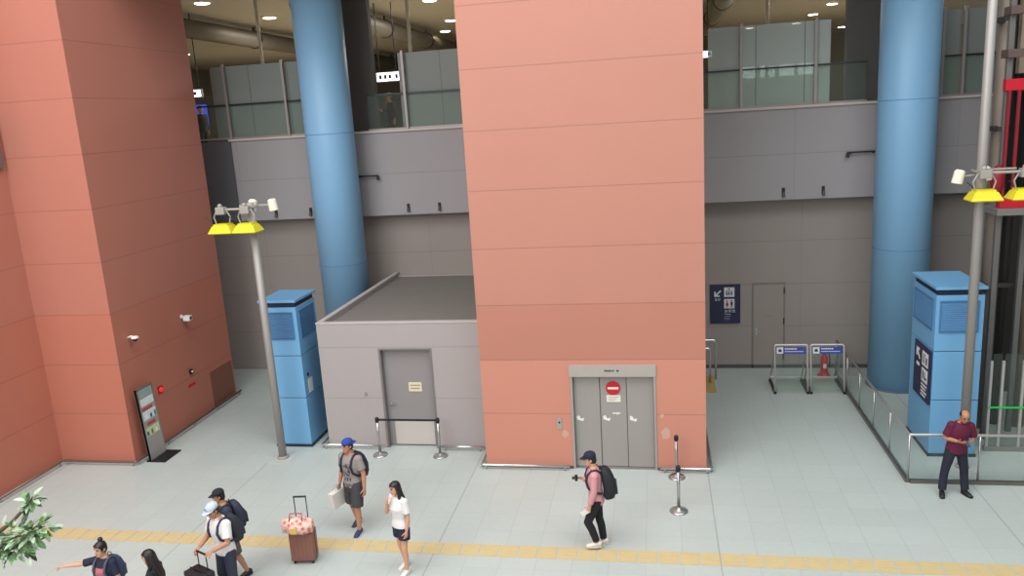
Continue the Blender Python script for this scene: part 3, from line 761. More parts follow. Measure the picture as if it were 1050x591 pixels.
# ------------------------------------------------------------------ glass barrier at right
gb = glass_mat('barrier_glass', '#fafcfb', .05, .02, .03, '#9aa6a0')
t = thing('glass_barrier', 'L-shaped low glass barrier with steel handrail at the right', 'barrier', (4.66, 15.18, 0))
bm = B(); tube(bm, round_path([(0, 6.3, .99), (0, 0, .99), (6.0, 0, .99)], .06), .028, 12); obj('handrail', bm, mat('pale_steel_rail', '#bdbbb6', .3, .6), t, True)
for (x0, y0, x1, y1) in ((0, .0, 0, 6.3), (0, 0, 6.0, 0)):
    bm = B()
    if x0 == x1: box(bm, -.04, .04, .0, 6.3, 0, .07, .008)
    else: box(bm, .04, 6.0, -.04, .04, 0, .07, .008)
    obj('bottom_rail', bm, mat('rail_dark_steel', '#77746f', .35, .7) , t)
pp = [(0, y) for y in (0, 1.26, 2.52, 3.78, 5.04, 6.3)]+[(x, 0) for x in (1.24, 2.48, 3.72, 4.96, 6.0)]
for x, y in pp:
    bm = B(); cyl(bm, (x, y, .05), (x, y, .98), .02, n=10); obj('post', bm, steel, t, True)
for (x0, y0), (x1, y1) in zip(pp[:6], pp[1:6]):
    bm = B(); box(bm, -.006, .006, y0+.04, y1-.04, .1, .93); obj('glass_pane', bm, gb, t)
for x0, x1 in ((0, 1.24), (1.24, 2.48), (2.48, 3.72), (3.72, 4.96), (4.96, 6.0)):
    bm = B(); box(bm, x0+.04, x1-.04, -.006, .006, .1, .93); obj('glass_pane', bm, gb, t)

# ------------------------------------------------------------------ glazed lift shaft at the right edge
t = thing('glazed_lift_shaft', 'dark steel lift shaft with red beams at the right edge behind the lamp post', 'lift shaft', (6.7, 17.3, 0))
dk = mat('shaft_dark_steel', '#3b3735', .5, .3, .08, 3); tan = mat('tan_pipe', '#7f7468', .55, 0, .06, 2); redp = mat('dark_red_steel', '#8c1626', .45, .1); shaftgrey = mat('shaft_grey', '#6c6966', .5, .2)
for x, y in ((.1, .1), (.75, .5), (2.4, .1), (2.4, 2.6)):
    bm = B(); box(bm, x-.05, x+.05, y-.05, y+.05, 0, 13, .01); obj('column_post', bm, shaftgrey, t)
for x, y, r, m in ((.27, .75, .16, tan), (.62, .95, .1, dk), (1.05, .85, .15, tan), (1.5, .9, .09, dk), (-.1, .55, .045, dk)):
    bm = B(); cyl(bm, (x, y, .0), (x, y, 13), r, n=16); obj('guide_pipe', bm, m, t, True)
bm = B(); box(bm, .03, 2.6, -.02, .14, 7.28, 7.5, .01); obj('red_beam', bm, red, t)
bm = B(); box(bm, .05, 2.6, -.06, .1, 4.98, 5.22, .01); obj('red_beam', bm, red, t)
bm = B(); ball(bm, (.02, .05, 5.55), (.14, .14, .3), 14); obj('red_cover', bm, redp, t, True)
bm = B(); box(bm, .0, 2.6, -.1, .6, 4.84, 4.98, .01); obj('landing_slab', bm, greymetal, t)
for x in (.1, .28, .62):
    bm = B(); box(bm, x-.025, x+.025, -.03, .02, 5.22, 7.28); obj('red_upright', bm, redp, t)
for z in (3.2, 6.5, 8.6, 10.5):
    bm = B(); box(bm, 0.05, 2.4, .62, .7, z, z+.09); box(bm, -.02, .06, .1, .7, z, z+.09); pieces('tie_beam', bm, dk, t)
bm = B(); box(bm, 1.25, 3.2, 3.0, 3.1, 0, 13); obj('back_panel', bm, mat('shaft_back_dark', '#2d2724', .7, 0, .1, 2), t)
bm = B(); box(bm, .3, 2.4, .3, .32, 5.3, 7.25); obj('shaft_glass', bm, glass_mat('smoked_glass', '#4a4d4b', .45, .06, .05, '#2c2e2c'), t)
bm = B(); cyl(bm, (.5, -.03, 7.62), (.5, -.12, 7.58), .05, .06, 14); obj('beacon', bm, white, t)
bm = B(); box(bm, .42, 1.4, .45, .6, 7.6, 12, .01); obj('cream_panel', bm, mat('cream_panel', '#8b8270', .6), t)
for z in (7.9, 8.7, 9.5):
    bm = B(); box(bm, .02, .3, -.05, .3, z, z+.16, .01); obj('junction_box', bm, mat('rusty_box', '#5c4a45', .6, 0, .2, 10), t)
t = thing('glass_partition', 'glass partition with grey posts and a green edge line before the dark lift shaft', 'partition', (6.62, 16.75, 0))
part_g = glass_mat('partition_glass', '#f6f9f7', .08, .03, .03, '#808a84')
for x in (.0, .22, .6, 1.5, 2.4):
    bm = B(); box(bm, x-.025, x+.025, -.03, .03, 0, 1.95, .005); obj('post', bm, mat('pale_partition_post', '#b3b0a9', .4, .3), t)
for x0, x1 in ((0, .22), (.22, .6), (.6, 1.5), (1.5, 2.4)):
    bm = B(); box(bm, x0+.03, x1-.03, -.006, .006, .12, 2.1); obj('glass_pane', bm, part_g, t)
bm = B(); box(bm, -.02, 2.42, -.045, -.03, .94, .98); obj('edge_line', bm, mat('green_edge', '#1fbf55', .3), t)
bm = B(); box(bm, -.05, 2.42, -.05, .05, 0, .1, .008); obj('bottom_rail', bm, greymetal, t)

# ------------------------------------------------------------------ tree reaching in at lower left
def leaf_mat(name, c1, c2):
    tt = NT(name); oi = tt.new('ShaderNodeTexCoord'); n = tt.new('ShaderNodeTexNoise'); n.inputs['Scale'].default_value = 9
    tt.link(oi.outputs['Object'], n.inputs['Vector'])
    r = tt.new('ShaderNodeMapRange'); r.inputs[1].default_value = .38; r.inputs[2].default_value = .62; tt.link(n.outputs['Fac'], r.inputs[0])
    tt.link(tt.mix(r.outputs[0], lin(c1), lin(c2)), tt.b.inputs['Base Color']); tt.b.inputs['Roughness'].default_value = .35
    return tt.m
t = thing('broadleaf_tree', 'green leafy tree branch reaching in at the lower left corner', 'tree', (-6.6, 4.6, 0))
bark = mat('bark', '#5b4a39', .9, 0, .2, 12)
bm = B(); tube(bm, [(0, 0, 0), (.05, 0, 1.5), (.0, .05, 3.0), (.1, .0, 4.2), (.05, 0, 5.2)], [.12, .1, .085, .06, .02], 12); obj('trunk', bm, bark, t, True)
twigs = [[(.05, 0, 3.9), (.8, -.05, 4.4), (1.6, -.08, 4.54), (1.93, -.02, 4.58), (2.1, .03, 4.64)], [(1.6, -.08, 4.52), (1.86, -.02, 4.68), (1.98, .04, 4.8), (2.02, .06, 4.86)], [(1.3, -.07, 4.5), (1.7, -.1, 4.52), (2.0, -.05, 4.5)],
         [(.05, 0, 4.1), (-.7, .3, 4.7), (-1.2, .5, 5.0)], [(.05, 0, 4.3), (-.2, .6, 4.8), (-.4, .9, 5.0)], [(.05, 0, 4.0), (.1, -.8, 4.5), (.2, -1.3, 4.8)]]
bm = B()
for tw in twigs: tube(bm, tw, [.03]+[.012]*(len(tw)-2)+[.004], 8)
obj('branches', bm, bark, t, True)
bm = B(); rr = random.Random(11)
def leaf(bm, p, d, up, L, W, mi):
    d = V(d).normalized(); s = d.cross(V(up)).normalized(); n = s.cross(d)
    pts = [(0, 0, 0), (.25, .42, .05), (.55, .5, .02), (.82, .28, -.06), (1, 0, -.16), (.82, -.28, -.06), (.55, -.5, .02), (.25, -.42, .05)]
    vv = [bm.verts.new(V(p)+d*L*a+s*W*b+n*L*c) for a, b, c in pts]; mid = [bm.verts.new(V(p)+d*L*a+n*L*c) for a, c in ((.3, -.02), (.65, -.05))]
    for q in ((0, 1, 'a'), (1, 2, 'b', 'a'), (2, 3, 'b'), (3, 4, 'b'), (4, 5, 'b'), (5, 6, 'b'), (6, 7, 'a', 'b'), (7, 0, 'a')):
        f = bm.faces.new([vv[k] if isinstance(k, int) else mid['ab'.index(k)] for k in q]); f.material_index = mi
def cluster(tw, n, spread, lo=.35):
    P = [V(p) for p in tw]
    for i in range(n):
        s = rr.uniform(lo, 1)*(len(P)-1); k = min(int(s), len(P)-2); p = P[k].lerp(P[k+1], s-k)
        d = V((rr.uniform(-.6, 1), rr.uniform(-1, .8), rr.uniform(-.8, .7))); p = p+d.normalized()*rr.uniform(0, spread)
        leaf(bm, p, d, (rr.uniform(-.3, .3), rr.uniform(-.5, .1), 1), rr.uniform(.055, .1), rr.uniform(.026, .044), rr.choice((0, 0, 0, 1, 1, 2)))
cluster(twigs[0], 190, .1, .5); cluster(twigs[2], 90, .09, .5); cluster(twigs[1], 40, .03, .6)
for k in (3, 4, 5): cluster(twigs[k], 200, .4, .2)
o = obj('foliage', bm, [leaf_mat('leaf_pale_highlight', '#8fab86', '#b4c6aa'), leaf_mat('leaf_green', '#4f7a40', '#6f9458'), leaf_mat('leaf_deep', '#27402c', '#3c5c3a')], t); o['kind'] = 'stuff'  # pale leaves, with highlights put into their colour

# ------------------------------------------------------------------ people
skin_a = mat('skin_light', '#c9977a', .55, 0, .04, 12); skin_b = mat('skin_tan', '#b07e62', .55, 0, .04, 12)
eye_m = mat('eye_dark', '#241a16', .3); lip_m = mat('lip', '#a0594e', .5); hair_m = mat('black_hair', '#1a1513', .45, 0, .2, 40)
PROF = [(.80, .13, .10, .0), (.88, .165, .118, .004), (.98, .16, .112, .0), (1.08, .143, .102, -.004), (1.18, .152, .112, -.004),
        (1.28, .168, .12, -.002), (1.36, .172, .112, .004), (1.42, .15, .092, .008), (1.47, .09, .07, .012), (1.52, .058, .058, .01), (1.58, .054, .056, -.002)]
PROF_F = [(.80, .13, .10, .0), (.88, .168, .12, .006), (.96, .158, .112, .0), (1.07, .122, .09, -.002), (1.17, .135, .1, -.008),
          (1.27, .148, .118, -.018), (1.36, .15, .1, .002), (1.42, .132, .082, .008), (1.47, .075, .06, .012), (1.52, .05, .05, .01), (1.58, .047, .05, -.002)]
class Human:
    def __init__(s, label, loc, rz, H, pose, female=False, skin=None, voxel=.0055, group=None):
        s.t = thing('person', label, 'person', loc, rz, group, H/1.75); s.loc, s.rz, s.sc = V(loc), rz, H/1.75
        s.f = female; s.vox = voxel; s.skin = skin or skin_a; P = s.P = pose
        s.prof = PROF_F if female else PROF
        s.lean = P.get('lean', (0, 0, 0))          # forward pitch, roll toward the left, twist
        J = s.J = {}
        for k, sx in (('L', 1), ('R', -1)):
            th, sh = P.get(k+'leg', ((0, 0, -1), (0, 0, -1)))
            hip = V((sx*.09, 0, .9)); kn = hip+V(th).normalized()*.42; an = kn+V(sh).normalized()*.41
            J[k+'hip'], J[k+'kn'], J[k+'an'] = hip, kn, an
        s.dz = .085-min(J['Lan'].z, J['Ran'].z)
        for k, sx in (('L', 1), ('R', -1)):
            w = .165 if female else .18
            sh = s.T((sx*w, .008, 1.405)); a = P.get(k+'arm', ((sx*.12, .02, -1), (sx*.05, -.1, -1)))
            el = sh+V(a[0]).normalized()*.285; wr = el+V(a[1]).normalized()*.245
            J[k+'sh'], J[k+'el'], J[k+'wr'] = sh, el, wr
        hy, hp = P.get('head', (0, 0))
        nk = s.T((0, .0, 1.56)); s.R = Matrix.Rotation(hy, 3, 'Z')@Matrix.Rotation(s.lean[0]*.4+hp, 3, 'X')
        s.hc = nk+s.R@V((0, -.02, .085))
        for k in J: J[k] = J[k]+V((0, 0, s.dz))
        s.hc = s.hc+V((0, 0, s.dz)); s.D = V((0, 0, s.dz))
        s.build_body()
    def T(s, p):
        p = V(p); f = min(1, max(0, (p.z-.93)/.22)); f = f*f*(3-2*f)
        R = Matrix.Rotation(s.lean[2]*f, 3, 'Z')@Matrix.Rotation(s.lean[0]*f, 3, 'X')@Matrix.Rotation(s.lean[1]*f, 3, 'Y')
        o = V((0, 0, .97)); return o+R@(p-o)
    def TR(s, z):
        f = min(1, max(0, (z-.93)/.22)); f = f*f*(3-2*f)
        return Matrix.Rotation(s.lean[2]*f, 3, 'Z')@Matrix.Rotation(s.lean[0]*f, 3, 'X')@Matrix.Rotation(s.lean[1]*f, 3, 'Y')
    def torso(s, bm, off, z0, z1, flare=0):
        rings = []
        zs = [p for p in s.prof if z0 <= p[0] <= z1]
        def at(z):
            for a, b in zip(s.prof, s.prof[1:]):
                if a[0] <= z <= b[0]:
                    k = (z-a[0])/(b[0]-a[0]); return tuple(a[i]+(b[i]-a[i])*k for i in range(4))
            return s.prof[0] if z < s.prof[0][0] else s.prof[-1]
        if not zs or zs[0][0] > z0+.005: zs = [(z0,)+at(z0)[1:]]+zs
        if zs[-1][0] < z1-.005: zs = zs+[(z1,)+at(z1)[1:]]
        for z, w, d, y in zs:
            fl = flare*max(0, (1.2-z)/.4)
            R = s.TR(z); rings.append((s.T((0, y, z))+s.D, R@V((w+off+fl, 0, 0)), R@V((0, d+off+fl, 0))))
        loft(bm, rings, 20)
    def arm(s, bm, k, off, upto, r=(.052, .042, .04, .027)):
        J = s.J; sh, el, wr = J[k+'sh'], J[k+'el'], J[k+'wr']
        if s.f: r = tuple(x*.86 for x in r)
        ball(bm, sh, r[0]+off+.006, 12)
        if upto < 1:
            e = sh.lerp(el, upto); cyl(bm, sh, e, r[0]+off, r[1]+off+.012, 14); return
        cyl(bm, sh, el, r[0]+off, r[1]+off, 14); ball(bm, el, r[1]+off, 12)
        e = el.lerp(wr, upto-1); m = el.lerp(wr, .3)
        if upto > 1.35: cyl(bm, el, m, r[1]+off*.9, r[2]+off+.003, 14); cyl(bm, m, e, r[2]+off+.003, r[3]+off+.004, 14)
        else: cyl(bm, el, e, r[1]+off, r[2]+off, 14)
    def leg(s, bm, k, off, upto, r=(.088, .058, .056, .036), hem=0):
        J = s.J; hp, kn, an = J[k+'hip'], J[k+'kn'], J[k+'an']
        if s.f: r = tuple(x*.93 for x in r)
        ball(bm, hp, r[0]+off, 14)
        if upto <= 1:
            e = hp.lerp(kn, upto); cyl(bm, hp, e, r[0]+off, r[0]*(1-upto)+r[1]*upto+off+hem, 16); return
        cyl(bm, hp, kn, r[0]+off, r[1]+off, 16); ball(bm, kn, r[1]+off, 12)
        m = kn.lerp(an, .33); e = kn.lerp(an, upto-1)
        u, v = frame_of(an-kn); bk = V((0, .012, 0))
        cyl(bm, kn, m+bk, r[1]+off, r[2]+off, 14); cyl(bm, m+bk, e, r[2]+off, r[3]+off+hem, 14)
    def headpt(s, p): return s.hc+s.R@V(p)
    HEAD = [(-.118, .022, .025, -.052), (-.105, .042, .046, -.04), (-.075, .056, .07, -.02), (-.035, .067, .086, -.006), (.005, .073, .094, 0),
            (.045, .076, .096, .003), (.08, .069, .088, .006), (.103, .052, .066, .008), (.118, .025, .032, .01)]
    def headrings(s, off, z0=-1, z1=1, dy=0):
        return [(s.headpt((0, y+dy, z+(off if z > .08 else 0))), s.R@V((w+off, 0, 0)), s.R@V((0, d+off, 0))) for z, w, d, y in s.HEAD if z0 <= z <= z1]
    def hand(s, bm, k):
        J = s.J; el, wr = J[k+'el'], J[k+'wr']; sx = 1 if k == 'L' else -1
        a = s.P.get(k+'arm'); d = (wr-el).normalized()
        n = V(a[2]) if a and len(a) > 2 else V((-sx, 0, 0)); curl = a[3] if a and len(a) > 3 else .35
        if a and len(a) > 4: d = V(a[4]).normalized()
        n = (n-d*n.dot(d)).normalized(); sd = d.cross(n)*(-1)
        # thumb points forward (-y) or up for a relaxed hand
        if (sd.y*1.0-sd.z*.6) > 0: sd = -sd
        loft(bm, [(wr-d*.02, sd*.027, n*.02), (wr+d*.03, sd*.034, n*.017), (wr+d*.09, sd*.041, n*.0135), (wr+d*.1, sd*.036, n*.01)], 12)
        for i, (o, L) in enumerate(((.031, .068), (.0105, .076), (-.0105, .071), (-.031, .056))):
            p = wr+d*.094+sd*o; dd = (d+sd*o*2.2).normalized(); pts = [p-dd*.015, p]
            point = s.P.get('point') == k and i == 0
            for q, fr in enumerate((.42, .32, .26)):
                ang = (curl*(1.0 if q else .7)) if not point else .03
                if s.P.get('point') == k and i: ang = .9
                dd = (dd*math.cos(ang)+n*math.sin(ang)).normalized(); p = p+dd*L*fr; pts.append(p)
            tube(bm, pts, [.0095, .0092, .0085, .0078, .006], 8)
        p = wr+d*.03+sd*.026; dd = (d*.7+sd*.8+n*.25).normalized(); pts = [p-dd*.01]
        for q, fr in enumerate((.035, .03, .024)):
            p = p+dd*fr; pts.append(p); dd = (dd*math.cos(curl*.5)+(d*.6+n*.5).normalized()*math.sin(curl*.5)).normalized()
        tube(bm, pts, [.013, .0115, .0105, .008], 8)
    def build_body(s):
        bm = B()
        s.torso(bm, 0, .80, 1.58)
        for k in 'LR':
            s.arm(bm, k, 0, 2); s.leg(bm, k, 0, 2); s.hand(bm, k)
            an = s.J[k+'an']; fy = s.P.get('foot'+k, 0); fp = s.P.get('pitch'+k, 0)
            F = Matrix.Rotation(fy, 3, 'Z')@Matrix.Rotation(fp, 3, 'X'); s.J['F'+k] = F
            loft(bm, [(an+F@V((0, .05, -.045)), F@V((.028, 0, 0)), F@V((0, 0, .03))), (an+F@V((0, 0, -.03)), F@V((.034, 0, 0)), F@V((0, 0, .045))),
                      (an+F@V((0, -.09, -.05)), F@V((.04, 0, 0)), F@V((0, 0, .028))), (an+F@V((0, -.16, -.06)), F@V((.036, 0, 0)), F@V((0, 0, .016)))], 12)
        loft(bm, s.headrings(0), 22)
        q = s.headpt
        loft(bm, [(q((0, -.088, .03)), s.R@V((.007, 0, 0)), s.R@V((0, .01, 0))), (q((0, -.1, .0)), s.R@V((.011, 0, 0)), s.R@V((0, .014, 0))),
                  (q((0, -.106, -.018)), s.R@V((.016, 0, 0)), s.R@V((0, .017, 0))), (q((0, -.092, -.028)), s.R@V((.013, 0, 0)), s.R@V((0, .012, 0)))], 10)
        for sx in (-1, 1):
            ball(bm, q((sx*.075, .012, -.005)), (.012, .02, .033), 10, rot=s.R)
            ball(bm, q((sx*.03, -.083, .033)), (.022, .012, .008), 8, rot=s.R)
        ball(bm, q((0, -.088, -.058)), (.024, .011, .009), 8, rot=s.R)
        s.body = remeshed('body', bm, [s.skin, eye_m, lip_m, hair_m], s.vox, s.t, 2)
        Ri = s.R.transposed()
        for p in s.body.data.polygons:
            c = Ri@(p.center-s.hc)
            if c.y < -.05 and abs(c.z) < .1:
                for sx in (-1, 1):
                    if ((c.x-sx*.031)/.016)**2+((c.z-.012)/.009)**2 < 1: p.material_index = 1
                    if abs(c.x-sx*.031) < .022 and abs(c.z-.036) < .006: p.material_index = 3
                if (c.x/.025)**2+((c.z+.058)/.009)**2 < 1 and c.y < -.07: p.material_index = 2
    # clothing -------------------------------------------------------------
    def shirt(s, m, sleeve=.55, hem=.86, off=.017, name='shirt', neck=1.475, flare=.0, printm=None):
        bm = B(); s.torso(bm, off, hem, neck, flare)
        for k in 'LR': s.arm(bm, k, off-.003, sleeve)
        o = remeshed(name, bm, [m]+([printm] if printm else []), .011 if s.vox < .008 else .02, s.t, 3)
        if printm:
            for p in o.data.polygons:
                c = p.center-s.D
                if c.y < -.04 and abs(c.x) < .085 and 1.02 < c.z < 1.34: p.material_index = 1
        return o
    def collar(s, m):
        bm = B(); R = s.TR(1.5)
        for z, w in ((1.465, .085), (1.5, .072)): pass
        loft(bm, [(s.T((0, .012, 1.46))+s.D, R@V((.088, 0, 0)), R@V((0, .075, 0))), (s.T((0, .012, 1.505))+s.D, R@V((.068, 0, 0)), R@V((0, .066, 0)))], 18); return obj('collar', bm, m, s.t, True)
    def pants(s, m, upto=1.95, off=.016, hem=.014, name='trousers', top=1.0):
        bm = B(); s.torso(bm, off*.8, .80, top)
        for k in 'LR': s.leg(bm, k, off, upto, hem=hem)
        return remeshed(name, bm, m, .011 if s.vox < .008 else .02, s.t, 3)
    def shoes(s, m, sole):
        for k in 'LR':
            an, F = s.J[k+'an'], s.J['F'+k]; bm = B()
            loft(bm, [(an+F@V((0, .078, -.03)), F@V((.03, 0, 0)), F@V((0, 0, .03))), (an+F@V((0, .04, -.02)), F@V((.043, 0, 0)), F@V((0, 0, .052))), (an+F@V((0, -.03, -.028)), F@V((.046, 0, 0)), F@V((0, 0, .045))),
                      (an+F@V((0, -.11, -.045)), F@V((.05, 0, 0)), F@V((0, 0, .032))), (an+F@V((0, -.175, -.055)), F@V((.04, 0, 0)), F@V((0, 0, .02))), (an+F@V((0, -.19, -.06)), F@V((.02, 0, 0)), F@V((0, 0, .01)))], 14)
            sh = obj('shoe', bm, m, s.t, True)
            bm = B(); prof = [(-.032, .075), (.032, .075), (.045, .0), (.052, -.11), (.038, -.18), (0, -.2), (-.038, -.18), (-.052, -.11), (-.045, 0)]
            a = [bm.verts.new(an+F@V((x, y, -.085))) for x, y in prof]; b = [bm.verts.new(an+F@V((x, y, -.062))) for x, y in prof]
            bm.faces.new(a); bm.faces.new(b[::-1])
            for i in range(9): bm.faces.new((a[i], b[i], b[(i+1) % 9], a[(i+1) % 9]))
            obj('sole', bm, sole, sh)
    def hair(s, style, m=None):
        bm = B(); q = s.headpt
        if style == 'bald':
            loft(bm, [(q((0, .025, z)), s.R@V((w, 0, 0)), s.R@V((0, d, 0))) for z, w, d in ((-.07, .05, .07), (-.04, .074, .084), (.01, .084, .09), (.06, .083, .088), (.082, .068, .078))], 18)
        else:
            loft(bm, [(q((0, y, z)), s.R@V((w, 0, 0)), s.R@V((0, d, 0))) for z, w, d, y in ((-.085, .04, .05, .04), (-.05, .072, .075, .032), (.0, .083, .088, .022), (.045, .085, .09, .018), (.07, .083, .104, .0), (.098, .068, .086, .005), (.122, .045, .055, .008), (.133, .018, .022, .01))], 20)
        if style == 'long':
            for sx in (-1, 1):
                tube(bm, [q((sx*.06, .0, .06)), q((sx*.083, .01, -.03)), q((sx*.082, .015, -.13)), q((sx*.075, .0, -.24)), q((sx*.07, -.005, -.31))], [.03, .03, .034, .03, .012], 10)
            loft(bm, [(q((0, .05, .05)), s.R@V((.078, 0, 0)), s.R@V((0, .06, 0))), (q((0, .065, -.08)), s.R@V((.085, 0, 0)), s.R@V((0, .05, 0))), (q((0, .095, -.2)), s.R@V((.09, 0, 0)), s.R@V((0, .04, 0))), (q((0, .12, -.32)), s.R@V((.085, 0, 0)), s.R@V((0, .03, 0))), (q((0, .125, -.4)), s.R@V((.05, 0, 0)), s.R@V((0, .015, 0)))], 16)
        if style == 'bun':
            ball(bm, q((0, .03, .155)), (.042, .042, .045), 12); cyl(bm, q((0, .02, .11)), q((0, .03, .14)), .03, .03)
            for sx in (-1, 1): tube(bm, [q((sx*.05, -.06, .085)), q((sx*.078, -.045, .03)), q((sx*.08, -.03, -.05))], [.018, .014, .006], 8)
        return remeshed('hair', bm, m or hair_m, .008 if s.vox < .008 else .015, s.t, 2)
    def cap(s, m, back=False, brim=None, logo=None):
        bm = B(); q = s.headpt; sg = -1 if not back else 1
        loft(bm, [(q((0, .006, z)), s.R@V((w, 0, 0)), s.R@V((0, d, 0))) for z, w, d in ((.045, .09, .108), (.075, .089, .107), (.105, .08, .096), (.128, .058, .07), (.142, .025, .03), (.146, .006, .007))], 24)
        c = obj('cap', bm, m, s.t, True)
        bm = B(); prev = None; n = 12
        up, lo = [], []
        for i in range(n+1):
            a = PI*i/n; x = .088*math.cos(a); 
            yi = .006+sg*.1*math.sin(a)*.95; yo = .006+sg*(.1+.078)*math.sin(a); dz = -.018*math.sin(a)
            up.append((q((x, yi, .056)), q((x*1.02, yo, .054+dz)))); lo.append((q((x, yi, .048)), q((x*1.02, yo, .046+dz))))
        U = [[bm.verts.new(p) for p in pr] for pr in up]; L = [[bm.verts.new(p) for p in pr] for pr in lo]
        for i in range(n):
            bm.faces.new((U[i][0], U[i+1][0], U[i+1][1], U[i][1])); bm.faces.new((L[i][0], L[i][1], L[i+1][1], L[i+1][0])); bm.faces.new((U[i][1], U[i+1][1], L[i+1][1], L[i][1])); bm.faces.new((U[i][0], L[i][0], L[i+1][0], U[i+1][0]))
        obj('brim', bm, brim or m, c)
        bm = B(); ball(bm, q((0, .006, .147)), .009, 8); obj('button', bm, m, c)
        if logo:
            bm = B(); ball(bm, q((.0, -.1, .088)), (.024, .008, .018), 10, rot=s.R); obj('badge', bm, logo, c)
        return c
    # carried things ---------------------------------------------------------
    def W(s, p): return s.loc+Matrix.Rotation(s.rz, 3, 'Z')@(V(p)*s.sc)
    def held(s, name, label, cat, anchor): 
        s.anchor = V(anchor); return thing(name, label, cat, s.W(anchor), s.rz, None, s.sc)
    def hobj(s, name, bm, m, parent, smooth=False):
        bmesh.ops.translate(bm, vec=-s.anchor, verts=bm.verts); return obj(name, bm, m, parent, smooth)
    def backpack(s, m, m2, label, straps=True, size=1):
        R = s.TR(1.3); c = lambda x, y, z: s.T((x, y, z))+s.D
        t = s.held('backpack', label, 'backpack', c(0, .16, .98)); bm = B()
        rings = []
        for z, w, d, y in ((.955, .1, .06, .2), (.985, .14, .085, .215), (1.1, .155, .105, .232), (1.25, .15, .098, .225), (1.36, .132, .08, .205), (1.43, .095, .055, .185), (1.455, .05, .03, .175)):
            cc = c(0, .1+(y-.1)*size, 1.2+(z-1.2)*size); n = 20
            rings.append([cc+R@V((math.copysign(abs(math.cos(2*PI*i/n))**.6, math.cos(2*PI*i/n))*w*size, math.copysign(abs(math.sin(2*PI*i/n))**.6, math.sin(2*PI*i/n))*d*size, 0)) for i in range(n)])
        prev = None
        for r in rings:
            cur = [bm.verts.new(p) for p in r]
            if prev:
                for i in range(20): bm.faces.new((prev[i], prev[(i+1) % 20], cur[(i+1) % 20], cur[i]))
            else: bm.faces.new(cur)
            prev = cur
        bm.faces.new(prev); s.hobj('bag_body', bm, m, t, True)
        bm = B(); box(bm, -.1*size, .1*size, 0, .05, -.1, .1, .02, M=Matrix.Translation(c(0, .1+.205*size, 1.1))@R.to_4x4()); s.hobj('front_pocket', bm, m2, t)
        bm = B(); tube(bm, [c(-.04, .12, 1.44), c(-.03, .13, 1.5), c(.03, .13, 1.5), c(.04, .12, 1.44)], .008, 8); s.hobj('grab_handle', bm, m2, t)
        for sx in (-1, 1):
            bm = B(); w = .16 if s.f else .18; pts = [c(sx*.09, .14, 1.40), c(sx*.105, .06, 1.475), c(sx*.11, -.03, 1.47), c(sx*.115, -.1, 1.41), c(sx*.115, -.142, 1.3), c(sx*.13, -.12, 1.18), c(sx*(w-.005), -.03, 1.1), c(sx*.15, .1, 1.06)]
            tube(bm, pts, .02, 10); s.hobj('shoulder_strap', bm, m2, t, True)
        return t

def suitcase(loc, rz, w, d, h, hh, m, label):
    t = thing('suitcase', label, 'suitcase', loc, rz)
    bm = B(); box(bm, -w/2, w/2, -d/2, d/2, .06, h, .04); obj('shell', bm, m, t, True)
    bm = B(); 
    for k in range(5): box(bm, -w/2+.06+k*(w-.12)/4-.012, -w/2+.06+k*(w-.12)/4+.012, -d/2-.006, -d/2+.002, .12, h-.06, .003)
    obj('ribs', bm, m, t)
    bm = B(); box(bm, -w/2-.004, w/2+.004, -.012, .012, .07, h+.004, .004); obj('zip_band', bm, black, t)
    for sx in (-1, 1):
        for sy in (-1, 1):
            bm = B(); cyl(bm, (sx*(w/2-.05)-.012, sy*(d/2-.05), .03), (sx*(w/2-.05)+.012, sy*(d/2-.05), .03), .03, n=14); box(bm, sx*(w/2-.05)-.018, sx*(w/2-.05)+.018, sy*(d/2-.05)-.02, sy*(d/2-.05)+.02, .035, .07); obj('wheel', bm, black, t)
    bm = B()
    for sx in (-1, 1): cyl(bm, (sx*w*.25, d/2-.05, h-.02), (sx*w*.25, d/2-.05, hh), .009, n=8)
    h1 = obj('telescopic_handle', bm, darkmetal, t)
    bm = B(); tube(bm, [(-w*.27, d/2-.05, hh), (w*.27, d/2-.05, hh)], .017, 10); obj('grip', bm, black, h1)
    bm = B(); tube(bm, [(-.08, -.02, h-.005), (-.07, -.02, h+.025), (.07, -.02, h+.025), (.08, -.02, h-.005)], .01, 8); obj('carry_handle', bm, black, t)
    return t

navy_c = mat('navy_cloth', '#1c2136', .85, 0, .1, 20); black_c = mat('black_cloth', '#17171b', .85, 0, .12, 20); white_c = mat('white_cloth', '#dcd9d6', .85, 0, .05, 14)
dark_denim = mat('dark_denim', '#1d2030', .85, 0, .12, 25); shoe_w = mat('white_shoe', '#d9d4c8', .6); shoe_d = mat('black_shoe', '#1a1a1e', .5); sole_w = mat('sole_white', '#c8c6c0', .7); sole_d = mat('sole_dark', '#26262a', .7)

# security-rail man in the dark red shirt
h = Human('balding man in dark red polo leaning on the glass barrier, looking at his phone', (5.36, 14.82, 0), .12, 1.68,
    dict(Lleg=((.16, -.08, -1), (.02, -.16, -1)), Rleg=((-.28, -.08, -1), (-.16, -.16, -1)), lean=(.12, .1, 0), head=(-.05, .45), footL=.25, footR=-.35,
         Larm=((.32, .12, -1), (-.6, -.9, .1), (-.6, .3, .7), .5), Rarm=((-.32, .12, -1), (.55, -.9, .05), (.6, .3, .7), .5)), skin=skin_b)
maroon = mat('dark_red_polo', '#5c1433', .85, 0, .1, 18)
h.shirt(maroon, .8, .84, .03); h.collar(maroon); h.pants(dark_denim, 1.96, .02, .02); h.shoes(shoe_d, sole_d); h.hair('bald')
p = (h.J['Lwr']+h.J['Rwr'])/2+V((0, -.1, .0)); t = h.held('smartphone', 'black smartphone held in both hands by the man in dark red', 'phone', p)
